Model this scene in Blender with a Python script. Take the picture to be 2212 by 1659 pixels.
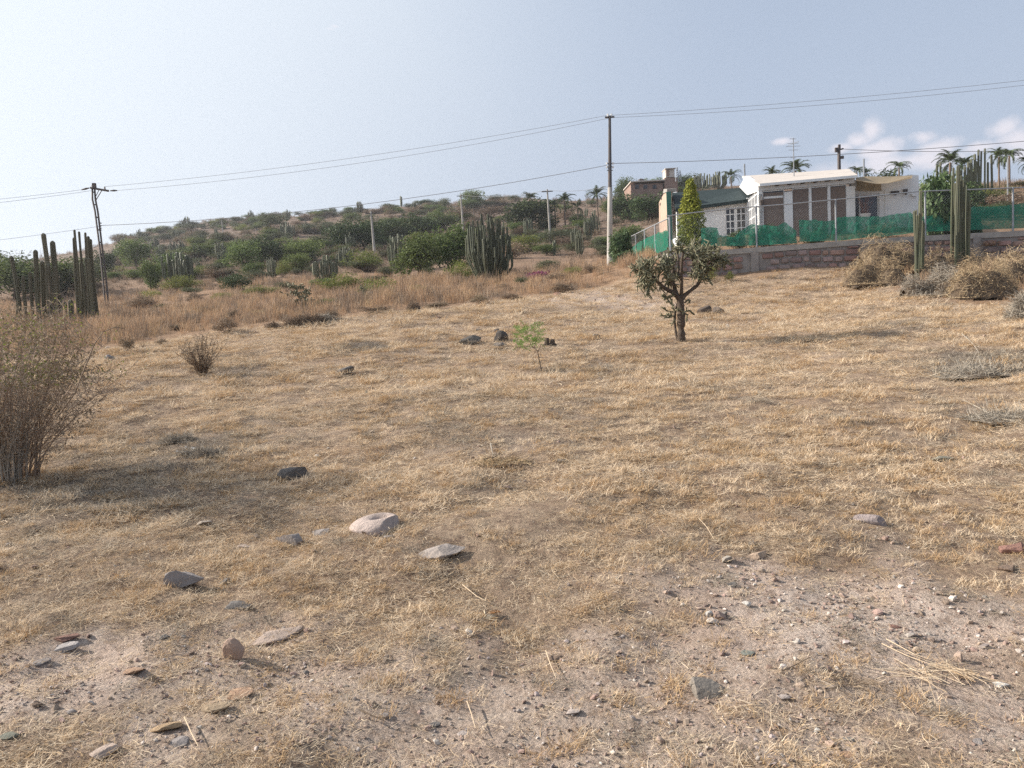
import bpy, math, random
import numpy as np
from mathutils import Vector, Matrix

R = math.radians
sc = bpy.context.scene
for o in list(bpy.data.objects):
    bpy.data.objects.remove(o)
col = sc.collection
rng = np.random.default_rng(7)
random.seed(7)

# ------------------------------------------------------------ camera
FT = 1661.0            # focal length in units of the 2212 px wide sheet all measurements are given in
CX, CY = 1106.0, 829.5
CAM = np.array([0.0, 0.0, 1.6])
PITCH, ROLL = R(4.8), R(3.0)
f_ = np.array([0, math.cos(PITCH), -math.sin(PITCH)])
up0 = np.array([0, math.sin(PITCH), math.cos(PITCH)])
rt0 = np.array([1.0, 0, 0])
R_ = math.cos(ROLL) * rt0 - math.sin(ROLL) * up0
U_ = math.sin(ROLL) * rt0 + math.cos(ROLL) * up0
cam_d = bpy.data.cameras.new("camera")
cam = bpy.data.objects.new("camera", cam_d)
col.objects.link(cam)
cam.matrix_world = Matrix(((R_[0], U_[0], -f_[0], CAM[0]), (R_[1], U_[1], -f_[1], CAM[1]),
                           (R_[2], U_[2], -f_[2], CAM[2]), (0, 0, 0, 1)))
cam_d.sensor_fit = 'HORIZONTAL'
cam_d.sensor_width = 36.0
cam_d.lens = 36.0 * FT / 2212.0
cam_d.clip_start = 0.1
cam_d.clip_end = 9000
sc.camera = cam

def ray(u, v):
    return f_ + R_ * ((u - CX) / FT) + U_ * ((CY - v) / FT)

def P(u, v, D):
    d = ray(u, v)
    return CAM + d * (D / d[1])

def K(c, x, y):
    """point measured in an enlarged piece of the photograph -> sheet coordinates"""
    a = {'1': (0, 345.6, .25), '2': (518.4, 345.6, .25), '3': (979, 345.6, .25), '4': (1290, 345.6, .2083),
         '5': (1555, 288, .15625), '6': (1843, 288, .1667), 'A': (0, 633.6, .25), 'B': (553, 633.6, .25),
         'C': (979, 576, .3125), 'D': (1659, 518, .25), 'E': (0, 1037, .375), 'F': (737, 1037, .375),
         'G': (1475, 1037, .375), 'H': (1370.9, 506.9, .14583)}[c]
    return a[0] + a[2] * x, a[1] + a[2] * y

# ------------------------------------------------------------ light
SUN_EL, SUN_AZ = R(28), R(14)      # sun off to the left, a little in front of the camera
S = np.array([-math.cos(SUN_EL) * math.cos(SUN_AZ), math.cos(SUN_EL) * math.sin(SUN_AZ), math.sin(SUN_EL)])
sun_d = bpy.data.lights.new("sun", 'SUN')
sun_d.energy = 5.0
sun_d.angle = R(0.53)
sun_d.color = (1.0, 0.93, 0.83)
sun = bpy.data.objects.new("sun", sun_d)
sun.rotation_euler = Vector(S).to_track_quat('Z', 'Y').to_euler()
sun.location = (-30, 10, 40)
col.objects.link(sun)

world = bpy.data.worlds.new("World")
sc.world = world
world.use_nodes = True
wt = world.node_tree
wt.nodes.clear()
def N(t, ty, **kw):
    n = t.nodes.new(ty)
    for k, v in kw.items():
        setattr(n, k, v)
    return n
sky = N(wt, 'ShaderNodeTexSky', sky_type='NISHITA', sun_disc=False, sun_elevation=SUN_EL,
        sun_rotation=math.atan2(S[0], S[1]), altitude=1800, air_density=1.0, dust_density=4.5, ozone_density=1.2)
bg = N(wt, 'ShaderNodeBackground')
bg.inputs['Strength'].default_value = 0.098
outw = N(wt, 'ShaderNodeOutputWorld')
tc = N(wt, 'ShaderNodeTexCoord')
# clouds: cumulus heads low over the hills, each a soft blob broken up by noise
nz = N(wt, 'ShaderNodeTexNoise')
nz.inputs['Scale'].default_value = 16
nz.inputs['Detail'].default_value = 8
nz.inputs['Roughness'].default_value = .6
wt.links.new(tc.outputs['Generated'], nz.inputs['Vector'])
blobs = [(1885, 283, 24, 30), (1855, 303, 34, 18), (1822, 318, 30, 12), (1898, 322, 60, 22), (1996, 297, 34, 17),
         (2030, 318, 60, 22), (2165, 278, 40, 26), (2198, 300, 70, 34), (2120, 318, 60, 18), (1985, 345, 240, 22),
         (2220, 330, 120, 30), (725, 57, 16, 5), (712, 62, 16, 4), (1690, 305, 22, 8)]
prev = None
for (u, v, ru, rv) in blobs:
    c = ray(u, v); c = c / np.linalg.norm(c)
    ex = ray(u + ru, v - ru * .0); ex = ex / np.linalg.norm(ex) - c
    ey = ray(u, v - rv); ey = ey / np.linalg.norm(ey) - c
    lx, ly = np.linalg.norm(ex), np.linalg.norm(ey)
    sub = N(wt, 'ShaderNodeVectorMath', operation='SUBTRACT')
    sub.inputs[1].default_value = c
    wt.links.new(tc.outputs['Generated'], sub.inputs[0])
    dx = N(wt, 'ShaderNodeVectorMath', operation='DOT_PRODUCT'); dx.inputs[1].default_value = ex / lx / lx
    dy = N(wt, 'ShaderNodeVectorMath', operation='DOT_PRODUCT'); dy.inputs[1].default_value = ey / ly / ly
    dz = N(wt, 'ShaderNodeVectorMath', operation='DOT_PRODUCT'); dz.inputs[1].default_value = c * 8
    cb = N(wt, 'ShaderNodeCombineXYZ')
    for i, n in enumerate((dx, dy, dz)):
        wt.links.new(sub.outputs[0], n.inputs[0])
        wt.links.new(n.outputs['Value'], cb.inputs[i])
    ln = N(wt, 'ShaderNodeVectorMath', operation='LENGTH')
    wt.links.new(cb.outputs[0], ln.inputs[0])
    mr = N(wt, 'ShaderNodeMapRange')
    mr.inputs['From Min'].default_value = 0.0; mr.inputs['From Max'].default_value = 1.6
    amp = .55 if rv < 10 else (.8 if ru < 100 else .62)
    mr.inputs['To Min'].default_value = amp; mr.inputs['To Max'].default_value = 0.0
    wt.links.new(ln.outputs['Value'], mr.inputs['Value'])
    if prev is None:
        prev = mr.outputs[0]
    else:
        mx = N(wt, 'ShaderNodeMath', operation='MAXIMUM')
        wt.links.new(prev, mx.inputs[0]); wt.links.new(mr.outputs[0], mx.inputs[1])
        prev = mx.outputs[0]
ad = N(wt, 'ShaderNodeMath', operation='MULTIPLY_ADD')
wt.links.new(nz.outputs['Fac'], ad.inputs[0]); ad.inputs[1].default_value = 1.9
wt.links.new(prev, ad.inputs[2])
cm = N(wt, 'ShaderNodeMapRange', interpolation_type='SMOOTHSTEP')
cm.inputs['From Min'].default_value = 1.08; cm.inputs['From Max'].default_value = 1.7
cm.inputs['To Max'].default_value = .62
wt.links.new(ad.outputs[0], cm.inputs['Value'])
# pale dust veil towards the horizon and the sun's side of the sky
dsun = N(wt, 'ShaderNodeVectorMath', operation='DOT_PRODUCT'); dsun.inputs[1].default_value = S
wt.links.new(tc.outputs['Generated'], dsun.inputs[0])
vs = N(wt, 'ShaderNodeMapRange', interpolation_type='SMOOTHSTEP')
vs.inputs['From Min'].default_value = .05; vs.inputs['From Max'].default_value = .85
wt.links.new(dsun.outputs['Value'], vs.inputs['Value'])
vz = N(wt, 'ShaderNodeSeparateXYZ'); wt.links.new(tc.outputs['Generated'], vz.inputs[0])
vh = N(wt, 'ShaderNodeMapRange', interpolation_type='SMOOTHSTEP')
vh.inputs['From Min'].default_value = .62; vh.inputs['From Max'].default_value = 0
vh.inputs['To Min'].default_value = .0; vh.inputs['To Max'].default_value = 1.0
wt.links.new(vz.outputs[2], vh.inputs['Value'])
veil = N(wt, 'ShaderNodeMath', operation='MULTIPLY_ADD', use_clamp=True)
wt.links.new(vs.outputs[0], veil.inputs[0]); veil.inputs[1].default_value = .35
vh2 = N(wt, 'ShaderNodeMath', operation='MULTIPLY'); vh2.inputs[1].default_value = .35
vh3 = N(wt, 'ShaderNodeMath', operation='ADD'); vh3.inputs[1].default_value = .68
wt.links.new(vh.outputs[0], vh2.inputs[0]); wt.links.new(vh2.outputs[0], vh3.inputs[0]); wt.links.new(vh3.outputs[0], veil.inputs[2])
VEIL_COL = N(wt, 'ShaderNodeMix', data_type='RGBA')
wt.links.new(vs.outputs[0], VEIL_COL.inputs['Factor'])
VEIL_COL.inputs['A'].default_value = (2.95, 3.45, 4.28, 1)
VEIL_COL.inputs['B'].default_value = (5.2, 5.65, 6.15, 1)
mv = N(wt, 'ShaderNodeMix', data_type='RGBA')
wt.links.new(veil.outputs[0], mv.inputs['Factor'])
wt.links.new(sky.outputs[0], mv.inputs['A']); wt.links.new(VEIL_COL.outputs['Result'], mv.inputs['B'])
mc = N(wt, 'ShaderNodeMix', data_type='RGBA')
gate = N(wt, 'ShaderNodeMapRange', interpolation_type='SMOOTHSTEP'); gate.inputs['From Max'].default_value = .3
wt.links.new(prev, gate.inputs['Value'])
gm_ = N(wt, 'ShaderNodeMath', operation='MULTIPLY'); wt.links.new(gate.outputs[0], gm_.inputs[0]); wt.links.new(cm.outputs[0], gm_.inputs[1])
wt.links.new(gm_.outputs[0], mc.inputs['Factor'])
wt.links.new(mv.outputs['Result'], mc.inputs['A'])
mc.inputs['B'].default_value = (6.4, 5.9, 6.1, 1)
wt.links.new(mc.outputs['Result'], bg.inputs['Color'])
wt.links.new(bg.outputs[0], outw.inputs['Surface'])

sc.view_settings.view_transform = 'Standard'
sc.view_settings.look = 'None'
sc.view_settings.exposure = 0.76
sc.view_settings.gamma = 1.0
sc.view_settings.use_curve_mapping = False
sc.render.engine = 'CYCLES'
sc.cycles.max_bounces = 6
sc.cycles.diffuse_bounces = 3
sc.cycles.transparent_max_bounces = 12
sc.cycles.use_denoising = False

# ------------------------------------------------------------ numpy noise
_tab = np.random.default_rng(3).random((8, 256, 256))
def vnoise(x, y, freq, k=0):
    x = np.asarray(x, float) * freq + 100; y = np.asarray(y, float) * freq + 57
    xi = np.floor(x).astype(int); yi = np.floor(y).astype(int)
    fx = x - xi; fy = y - yi
    fx = fx * fx * (3 - 2 * fx); fy = fy * fy * (3 - 2 * fy)
    T = _tab[k % 8]
    a = T[xi % 256, yi % 256]; b = T[(xi + 1) % 256, yi % 256]
    c = T[xi % 256, (yi + 1) % 256]; d = T[(xi + 1) % 256, (yi + 1) % 256]
    return (a * (1 - fx) + b * fx) * (1 - fy) + (c * (1 - fx) + d * fx) * fy - .5

# ------------------------------------------------------------ terrain
ctl = []   # u, v, D
for u in (-100, 500, 1106, 1700, 2350):
    for D, z in ((2.5, .16), (3.5, .23), (5, .36), (7, .52)):
        d = ray(u, 829)
        x = d[0] / d[1] * D
        ctl.append((x, D, z + (.12 * D / 7 if u < 200 else (.02 if u > 2000 else 0))))
for (u, v, D) in [
    (1475, 735, 14.5), (1170, 805, 10.5), (180, 765, 14), (600, 703, 17.5), (900, 672, 21), (1190, 638, 26), (1330, 612, 31),
    (1500, 605, 29.7), (1600, 598, 29.3), (1850, 584, 28.6), (2020, 578, 27.8), (2212, 566, 27.2), (1990, 636, 20.5), (2212, 655, 17.5),
    (-60, 800, 12), (-60, 735, 24), (120, 695, 28), (300, 690, 30), (230, 665, 45), (300, 640, 56), (300, 600, 75), (300, 545, 140), (300, 512, 215),
    (-60, 690, 40), (-60, 645, 70), (-60, 610, 110), (-60, 590, 210), (150, 580, 170), (120, 600, 110),
    (600, 662, 28), (600, 630, 45), (600, 592, 65), (600, 540, 110), (600, 505, 160), (600, 474, 215),
    (900, 642, 31), (900, 612, 50), (900, 570, 75), (900, 520, 110), (900, 478, 160), (900, 448, 215),
    (1060, 612, 45), (1100, 585, 58), (1100, 550, 80), (1100, 500, 120), (1100, 455, 180), (1100, 434, 215),
    (1300, 590, 50), (1300, 545, 72), (1300, 500, 105), (1300, 460, 150), (1300, 432, 205),
    (1450, 555, 32), (1600, 545, 31.5), (1800, 532, 31), (1500, 505, 60), (1500, 445, 120), (1500, 415, 180),
    (1800, 500, 45), (1800, 440, 80), (1800, 392, 150), (2000, 520, 30),
    (2150, 505, 33), (2150, 455, 48), (2100, 422, 66), (2212, 402, 66), (1990, 440, 66), (2350, 395, 66), (2350, 540, 28), (2350, 640, 17),
]:
    p = P(u, v, D)
    ctl.append((p[0], p[1], p[2]))
ctl = np.array(ctl)
# the slope eases off behind the skyline
extra = []
for (u, v, D) in ((-100, 592, 215), (80, 575, 215), (300, 512, 215), (600, 474, 215), (900, 448, 215), (1100, 434, 215), (1300, 432, 205), (1500, 413, 185),
                  (1700, 396, 160), (1900, 396, 110), (2060, 404, 75), (2300, 398, 68)):
    for k, dv in ((1.45, 22), (2.2, 60)):
        p = P(u, v + dv, D * k); extra.append((p[0], p[1], p[2]))
    p = P(u, 745 - .0524 * u - 45, 1500); extra.append((p[0], p[1], p[2]))
ctl = np.vstack([ctl, extra])
side = ctl[np.abs(ctl[:, 0] / ctl[:, 1]) > .55].copy()
side[:, 0] *= 1.9
ctl = np.vstack([ctl, side])
def _q(x, y):
    y_ = np.maximum(y, 2.0)
    return np.clip(x / y_, -1.25, 1.25) * 1.6, np.log(y_)
qa, qb = _q(ctl[:, 0], ctl[:, 1])
w = ctl[:, 2] / ctl[:, 1]
def _phi(r2):
    return .5 * r2 * np.log(r2 + 1e-9)
n = len(ctl)
Km = _phi((qa[:, None] - qa) ** 2 + (qb[:, None] - qb) ** 2) + np.eye(n) * .004
Pm = np.stack([np.ones(n), qa, qb], 1)
A = np.block([[Km, Pm], [Pm.T, np.zeros((3, 3))]])
sol = np.linalg.solve(A, np.concatenate([w, np.zeros(3)]))
def zf(x, y):
    x = np.atleast_1d(np.asarray(x, float)); y = np.atleast_1d(np.asarray(y, float))
    sh = x.shape
    x = x.ravel(); y = y.ravel()
    out = np.empty(len(x))
    for i in range(0, len(x), 20000):
        a, b = _q(x[i:i + 20000], y[i:i + 20000])
        ww = _phi((a[:, None] - qa) ** 2 + (b[:, None] - qb) ** 2) @ sol[:n] + sol[n] + sol[n + 1] * a + sol[n + 2] * b
        out[i:i + 20000] = ww
    far = np.maximum(y, 0)
    z = out * np.minimum(np.maximum(far, .0), 1500)
    amp = np.clip(1 - far / 300, .1, 1)
    z = z + amp * (.16 * vnoise(x, y, .35, 0) + .08 * vnoise(x, y, 1.1, 1) + .055 * vnoise(x, y, 3.1, 2)) \
        + np.clip((far - 45) / 60, 0, 1) * (2.0 * vnoise(x, y, .045, 3) + .8 * vnoise(x, y, .13, 4))
    # fine clods close by
    nr = np.clip(1 - far / 25, 0, 1)
    z = z + nr * (.032 * vnoise(x, y, 6, 5) + .011 * vnoise(x, y, 19, 6))
    return z.reshape(sh)

_D = np.exp(np.linspace(math.log(1.8), math.log(420), 900))
def ground_at(u, v):
    d = ray(u, v)
    pts = CAM[None] + d[None] * (_D / d[1])[:, None]
    z = zf(pts[:, 0], pts[:, 1])
    under = np.nonzero(pts[:, 2] < z)[0]
    if len(under) == 0:
        i = np.argmin(pts[:, 2] - z)
    else:
        i = under[0]
        if i > 0:
            a = pts[i - 1, 2] - z[i - 1]; b = z[i] - pts[i, 2]
            t = a / (a + b)
            p = pts[i - 1] * (1 - t) + pts[i] * t
            p[2] = zf(p[0], p[1])[0]
            return p
    return np.array([pts[i, 0], pts[i, 1], z[i]])
def gz(x, y):
    return float(zf(x, y)[0])

# ------------------------------------------------------------ object helpers
def tag(o, label=None, cat=None, group=None, kind=None):
    if label: o['label'] = label
    if cat: o['category'] = cat
    if group: o['group'] = group
    if kind: o['kind'] = kind
    return o
def empty(name, loc=(0, 0, 0), rz=0.0, **kw):
    o = bpy.data.objects.new(name, None)
    o.empty_display_size = .2
    o.location = [float(c) for c in loc]; o.rotation_euler = (0, 0, rz)
    col.objects.link(o)
    return tag(o, **kw)

class MB:
    def __init__(self):
        self.V = []; self.Q = []; self.T = []; self.tone = []; self.n = 0
    def add(self, V, Q=None, T=None, tone=.5):
        V = np.asarray(V, float).reshape(-1, 3)
        self.V.append(V)
        if Q is not None and len(Q): self.Q.append(np.asarray(Q, int).reshape(-1, 4) + self.n)
        if T is not None and len(T): self.T.append(np.asarray(T, int).reshape(-1, 3) + self.n)
        t = np.asarray(tone, float)
        self.tone.append(np.full(len(V), float(t)) if t.ndim == 0 else t)
        self.n += len(V)
    def box(self, c, s, rz=0, tone=.5):
        c = np.asarray(c, float); s = np.asarray(s, float) / 2
        v = np.array([[x, y, z] for z in (-1, 1) for y in (-1, 1) for x in (-1, 1)], float) * s
        co, si = math.cos(rz), math.sin(rz)
        v = np.stack([v[:, 0] * co - v[:, 1] * si, v[:, 0] * si + v[:, 1] * co, v[:, 2]], 1) + c
        self.add(v, [[0, 2, 3, 1], [4, 5, 7, 6], [0, 1, 5, 4], [2, 6, 7, 3], [0, 4, 6, 2], [1, 3, 7, 5]], tone=tone)
    def tube(self, pts, rad, k=3, tone=.5, cap=False):
        pts = np.asarray(pts, float); m = len(pts)
        rad = np.broadcast_to(np.asarray(rad, float), (m,))
        t = np.gradient(pts, axis=0)
        t /= np.linalg.norm(t, axis=1)[:, None] + 1e-9
        ref = np.array([0.0, 0, 1]) if abs(t[:, 2].mean()) < .8 else np.array([1.0, .1, 0])
        a = np.cross(t, ref); a /= np.linalg.norm(a, axis=1)[:, None] + 1e-9
        b = np.cross(t, a)
        an = np.arange(k) / k * 2 * math.pi
        V = pts[:, None] + (a[:, None] * np.cos(an)[None, :, None] + b[:, None] * np.sin(an)[None, :, None]) * rad[:, None, None]
        V = V.reshape(-1, 3)
        i = np.arange(m - 1)[:, None] * k; j = np.arange(k)[None]; j2 = (j + 1) % k
        Q = np.stack([i + j, i + j2, i + k + j2, i + k + j], -1).reshape(-1, 4)
        self.add(V, Q, tone=tone)
        if cap:
            base = self.n - m * k
            for r0, c in ((0, pts[0]), (m - 1, pts[-1])):
                self.add([c], tone=tone)
                cc = self.n - 1
                self.T.append(np.array([[base + r0 * k + q, base + r0 * k + (q + 1) % k, cc] for q in range(k)]))
    def leaves(self, C, size, aspect=2.0, tone=None, nrm=None, r=rng):
        C = np.asarray(C, float); m = len(C)
        if m == 0: return
        a = r.normal(size=(m, 3)); a /= np.linalg.norm(a, axis=1)[:, None]
        b = r.normal(size=(m, 3))
        if nrm is not None:
            b = b * .6 + nrm
        b = np.cross(a, b); b /= np.linalg.norm(b, axis=1)[:, None] + 1e-9
        s = np.broadcast_to(np.asarray(size, float), (m,))[:, None] * r.uniform(.6, 1.3, (m, 1))
        V = np.stack([C - a * s * .5 * aspect / 2, C + b * s * .5, C + a * s * .5 * aspect / 2 * 1.6, C - b * s * .5], 1)
        if tone is None: tone = r.uniform(0, 1, m)
        self.add(V.reshape(-1, 3), np.arange(m * 4).reshape(-1, 4), tone=np.repeat(tone, 4))
    def mesh(self, name, mat=None, smooth=False):
        me = bpy.data.meshes.new(name)
        V = np.concatenate(self.V); Q = np.concatenate(self.Q) if self.Q else np.zeros((0, 4), int)
        T = np.concatenate(self.T) if self.T else np.zeros((0, 3), int)
        me.vertices.add(len(V)); me.vertices.foreach_set('co', V.ravel())
        me.loops.add(len(Q) * 4 + len(T) * 3)
        me.loops.foreach_set('vertex_index', np.concatenate([Q.ravel(), T.ravel()]).astype(np.int32))
        me.polygons.add(len(Q) + len(T))
        st = np.concatenate([np.arange(len(Q)) * 4, len(Q) * 4 + np.arange(len(T)) * 3]).astype(np.int32)
        me.polygons.foreach_set('loop_start', st)
        me.polygons.foreach_set('use_smooth', np.full(len(Q) + len(T), bool(smooth)))
        at = me.attributes.new('tone', 'FLOAT', 'POINT')
        at.data.foreach_set('value', np.concatenate(self.tone).astype(np.float32))
        me.update(calc_edges=True)
        if mat: me.materials.append(mat)
        return me
    def build(self, name, mat, parent=None, smooth=False, **kw):
        return link(name, self.mesh(name, mat, smooth), parent, **kw)
def link(name, me, parent=None, loc=None, **kw):
    o = bpy.data.objects.new(name, me)
    col.objects.link(o)
    if parent is not None: o.parent = parent
    if loc is not None: o.location = [float(c) for c in loc]
    return tag(o, **kw)
def shift(mb, p):
    """make everything relative to p"""
    for v in mb.V: v -= np.asarray(p, float)
    return mb

# ------------------------------------------------------------ materials
_mats = {}
def M(name, c1, c2=None, rough=.85, scale=3.0, bump=.0, bscale=40, tonecol=None, trans=0.0, rand=.0, metal=0.0, spec=.3, detail=6):
    """noise between two colours; 'tone' attribute mixes towards tonecol; trans = thin-leaf translucency"""
    if name in _mats: return _mats[name]
    m = bpy.data.materials.new(name); m.use_nodes = True
    t = m.node_tree; t.nodes.clear()
    out = N(t, 'ShaderNodeOutputMaterial')
    pb = N(t, 'ShaderNodeBsdfPrincipled')
    pb.inputs['Roughness'].default_value = rough
    pb.inputs['Metallic'].default_value = metal
    pb.inputs['Specular IOR Level'].default_value = spec if not trans else .08
    tcn = N(t, 'ShaderNodeTexCoord')
    no = N(t, 'ShaderNodeTexNoise')
    no.inputs['Scale'].default_value = scale; no.inputs['Detail'].default_value = detail; no.inputs['Roughness'].default_value = .65
    t.links.new(tcn.outputs['Object'], no.inputs['Vector'])
    mr = N(t, 'ShaderNodeMapRange', interpolation_type='SMOOTHSTEP')
    mr.inputs['From Min'].default_value = .32; mr.inputs['From Max'].default_value = .68
    t.links.new(no.outputs['Fac'], mr.inputs['Value'])
    mx = N(t, 'ShaderNodeMix', data_type='RGBA')
    c2 = c2 or tuple(c * .75 for c in c1)
    mx.inputs['A'].default_value = (*c1, 1); mx.inputs['B'].default_value = (*c2, 1)
    t.links.new(mr.outputs[0], mx.inputs['Factor'])
    cur = mx.outputs['Result']
    if tonecol:
        at = N(t, 'ShaderNodeAttribute', attribute_name='tone')
        m2 = N(t, 'ShaderNodeMix', data_type='RGBA')
        t.links.new(at.outputs['Fac'], m2.inputs['Factor'])
        t.links.new(cur, m2.inputs['A']); m2.inputs['B'].default_value = (*tonecol, 1)
        cur = m2.outputs['Result']
    if rand:
        oi = N(t, 'ShaderNodeObjectInfo')
        hs = N(t, 'ShaderNodeHueSaturation')
        r1 = N(t, 'ShaderNodeMapRange'); r1.inputs['To Min'].default_value = 1 - rand; r1.inputs['To Max'].default_value = 1 + rand
        r2 = N(t, 'ShaderNodeMapRange'); r2.inputs['To Min'].default_value = .5 - rand * .06; r2.inputs['To Max'].default_value = .5 + rand * .06
        fr = N(t, 'ShaderNodeMath', operation='FRACT'); ml = N(t, 'ShaderNodeMath', operation='MULTIPLY'); ml.inputs[1].default_value = 7.31
        t.links.new(oi.outputs['Random'], ml.inputs[0]); t.links.new(ml.outputs[0], fr.inputs[0])
        t.links.new(oi.outputs['Random'], r1.inputs['Value']); t.links.new(fr.outputs[0], r2.inputs['Value'])
        t.links.new(r1.outputs[0], hs.inputs['Value']); t.links.new(r2.outputs[0], hs.inputs['Hue'])
        t.links.new(cur, hs.inputs['Color']); cur = hs.outputs['Color']
    t.links.new(cur, pb.inputs['Base Color'])
    if bump:
        nb = N(t, 'ShaderNodeTexNoise'); nb.inputs['Scale'].default_value = bscale; nb.inputs['Detail'].default_value = 8
        nb.inputs['Roughness'].default_value = .7
        t.links.new(tcn.outputs['Object'], nb.inputs['Vector'])
        bp = N(t, 'ShaderNodeBump'); bp.inputs['Strength'].default_value = bump; bp.inputs['Distance'].default_value = .03
        t.links.new(nb.outputs['Fac'], bp.inputs['Height']); t.links.new(bp.outputs[0], pb.inputs['Normal'])
    if trans:
        tr = N(t, 'ShaderNodeBsdfTranslucent'); t.links.new(cur, tr.inputs['Color'])
        ms = N(t, 'ShaderNodeMixShader'); ms.inputs[0].default_value = trans
        t.links.new(pb.outputs[0], ms.inputs[1]); t.links.new(tr.outputs[0], ms.inputs[2])
        t.links.new(ms.outputs[0], out.inputs['Surface'])
    else:
        t.links.new(pb.outputs[0], out.inputs['Surface'])
    _mats[name] = m
    return m
STRAW = M('dry_straw', (.62, .46, .30), (.50, .36, .225), .6, 9, tonecol=(.86, .72, .54), trans=.25)
STUB = M('brown_stubble', (.46, .305, .185), (.37, .24, .14), .7, 9, tonecol=(.56, .40, .22), trans=.2)
GREYW = M('grey_weeds', (.25, .20, .155), (.15, .12, .095), .8, 9, tonecol=(.42, .36, .28), trans=.1)
TALL = M('tall_dry_grass', (.43, .275, .17), (.30, .19, .12), .65, .25, tonecol=(.56, .40, .26), trans=.3)
TALLF = M('hill_dry_grass', (.24, .175, .125), (.16, .125, .095), .7, .08, tonecol=(.34, .25, .18), trans=.2)
TWIG = M('brown_twigs', (.16, .11, .075), (.11, .075, .05), .85, 8, tonecol=(.26, .19, .13))
TWIGR = M('reddish_twigs', (.26, .185, .135), (.19, .13, .095), .85, 8, tonecol=(.42, .32, .24))
TWIGG = M('grey_twigs', (.30, .26, .21), (.20, .17, .14), .85, 8, tonecol=(.42, .37, .30))
BARK = M('dark_bark', (.13, .095, .07), (.08, .06, .045), .9, 14, bump=.8, bscale=60)
LEAF_MESQ = M('mesquite_leaf', (.105, .14, .045), (.075, .105, .035), .55, .6, tonecol=(.18, .22, .075), trans=.3, rand=.22)
LEAF_YG = M('yellow_green_leaf', (.17, .20, .05), (.12, .15, .04), .55, .6, tonecol=(.26, .27, .08), trans=.35, rand=.15)
LEAF_DARK = M('dark_green_leaf', (.055, .08, .032), (.04, .062, .026), .5, .6, tonecol=(.105, .135, .055), trans=.2, rand=.2)
LEAF_GREY = M('grey_green_leaf', (.10, .115, .06), (.08, .085, .05), .6, .6, tonecol=(.16, .17, .10), trans=.25, rand=.2)
LEAF_DRY = M('dry_bush_twig', (.22, .165, .115), (.16, .12, .085), .7, .6, tonecol=(.34, .26, .18), trans=.15, rand=.2)
LEAF_OLE = M('oleander_leaf', (.07, .11, .045), (.045, .08, .035), .4, 3, tonecol=(.15, .20, .10), trans=.2)
LEAF_THUJA = M('thuja_leaf', (.19, .22, .035), (.11, .15, .03), .55, 2.5, tonecol=(.34, .34, .06), trans=.2)
LEAF_SAP = M('sapling_leaf', (.17, .26, .06), (.13, .21, .05), .5, 5, tonecol=(.24, .34, .10), trans=.35)
CACT = M('cactus_green', (.066, .082, .044), (.095, .088, .055), .6, 1.6, tonecol=(.14, .145, .085), rand=.12, spec=.4)
CACTK = M('dark_cactus_green', (.048, .060, .034), (.032, .040, .024), .65, 1.2, tonecol=(.13, .135, .085), rand=.25)  # darker grey green of the candelabra cactus
CACTD = M('old_cactus_green', (.085, .080, .050), (.06, .055, .038), .7, 1.5, tonecol=(.15, .135, .085), rand=.1)
CHOL = M('cholla_joint_green', (.105, .110, .058), (.065, .068, .038), .7, 30, tonecol=(.30, .27, .17), bump=.6, bscale=120)
CONC = M('weathered_concrete', (.36, .34, .31), (.27, .25, .23), .9, 4, bump=.3, bscale=30)
CONCP = M('pale_pole_concrete', (.42, .39, .35), (.33, .30, .27), .9, 2, bump=.2, bscale=20)
STEEL = M('dark_steel', (.07, .07, .075), (.11, .08, .065), .6, 5, metal=.3)
GALV = M('galvanised_steel', (.34, .35, .37), (.27, .28, .29), .5, 6, metal=.4)
WIRE = M('aluminium_wire', (.20, .20, .21), (.20, .20, .21), .6, 1)
WHITE = M('white_plaster', (.78, .78, .77), (.70, .70, .70), .85, 1.5)
CREAM = M('cream_roof_slab', (.60, .53, .47), (.52, .46, .41), .85, 2)
TAN = M('tan_plaster', (.47, .34, .265), (.41, .295, .225), .9, 2, bump=.2, bscale=20)
ROOFG = M('dark_green_shingle', (.030, .045, .045), (.022, .034, .035), .75, 6, bump=.3, bscale=12)
GRNPAINT = M('green_paint', (.05, .16, .12), (.04, .13, .10), .6, 3)
GLASS = M('dark_window_glass', (.02, .022, .028), (.03, .03, .036), .12, 1, spec=.6)
BLIND = M('brown_window_blind', (.24, .185, .155), (.20, .155, .135), .7, .8)
DOORB = M('blue_grey_glass_door', (.045, .055, .085), (.035, .04, .06), .2, 1, spec=.5)
AWN = M('tan_shade_cloth', (.42, .34, .24), (.36, .29, .20), .85, 3, trans=.35)
STONE_R = M('red_wall_stone', (.31, .20, .17), (.24, .16, .14), .9, 5, bump=.6, bscale=18, rand=.25)
STONE_G = M('grey_wall_stone', (.29, .225, .21), (.22, .17, .165), .9, 5, bump=.6, bscale=18, rand=.25)
MORTAR = M('grey_mortar', (.27, .25, .235), (.20, .18, .17), .95, 3, bump=.5, bscale=30)
PALMT = M('palm_trunk', (.22, .16, .12), (.15, .11, .085), .9, 6, bump=.5)
PALML = M('palm_frond', (.06, .085, .035), (.045, .065, .03), .5, 1, tonecol=(.13, .16, .07), trans=.25, rand=.15)
REDF = M('red_flowers', (.28, .06, .09), (.17, .04, .07), .6, 5, tonecol=(.26, .11, .19), trans=.2)
WHITEP = M('white_litter', (.75, .74, .72), (.65, .64, .62), .7, 5)
HUSKB = M('brown_husk', (.30, .15, .06), (.20, .10, .04), .6, 8)
HUSKC = M('cream_husk', (.70, .60, .44), (.60, .50, .36), .6, 8)
exec_later = []

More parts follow.
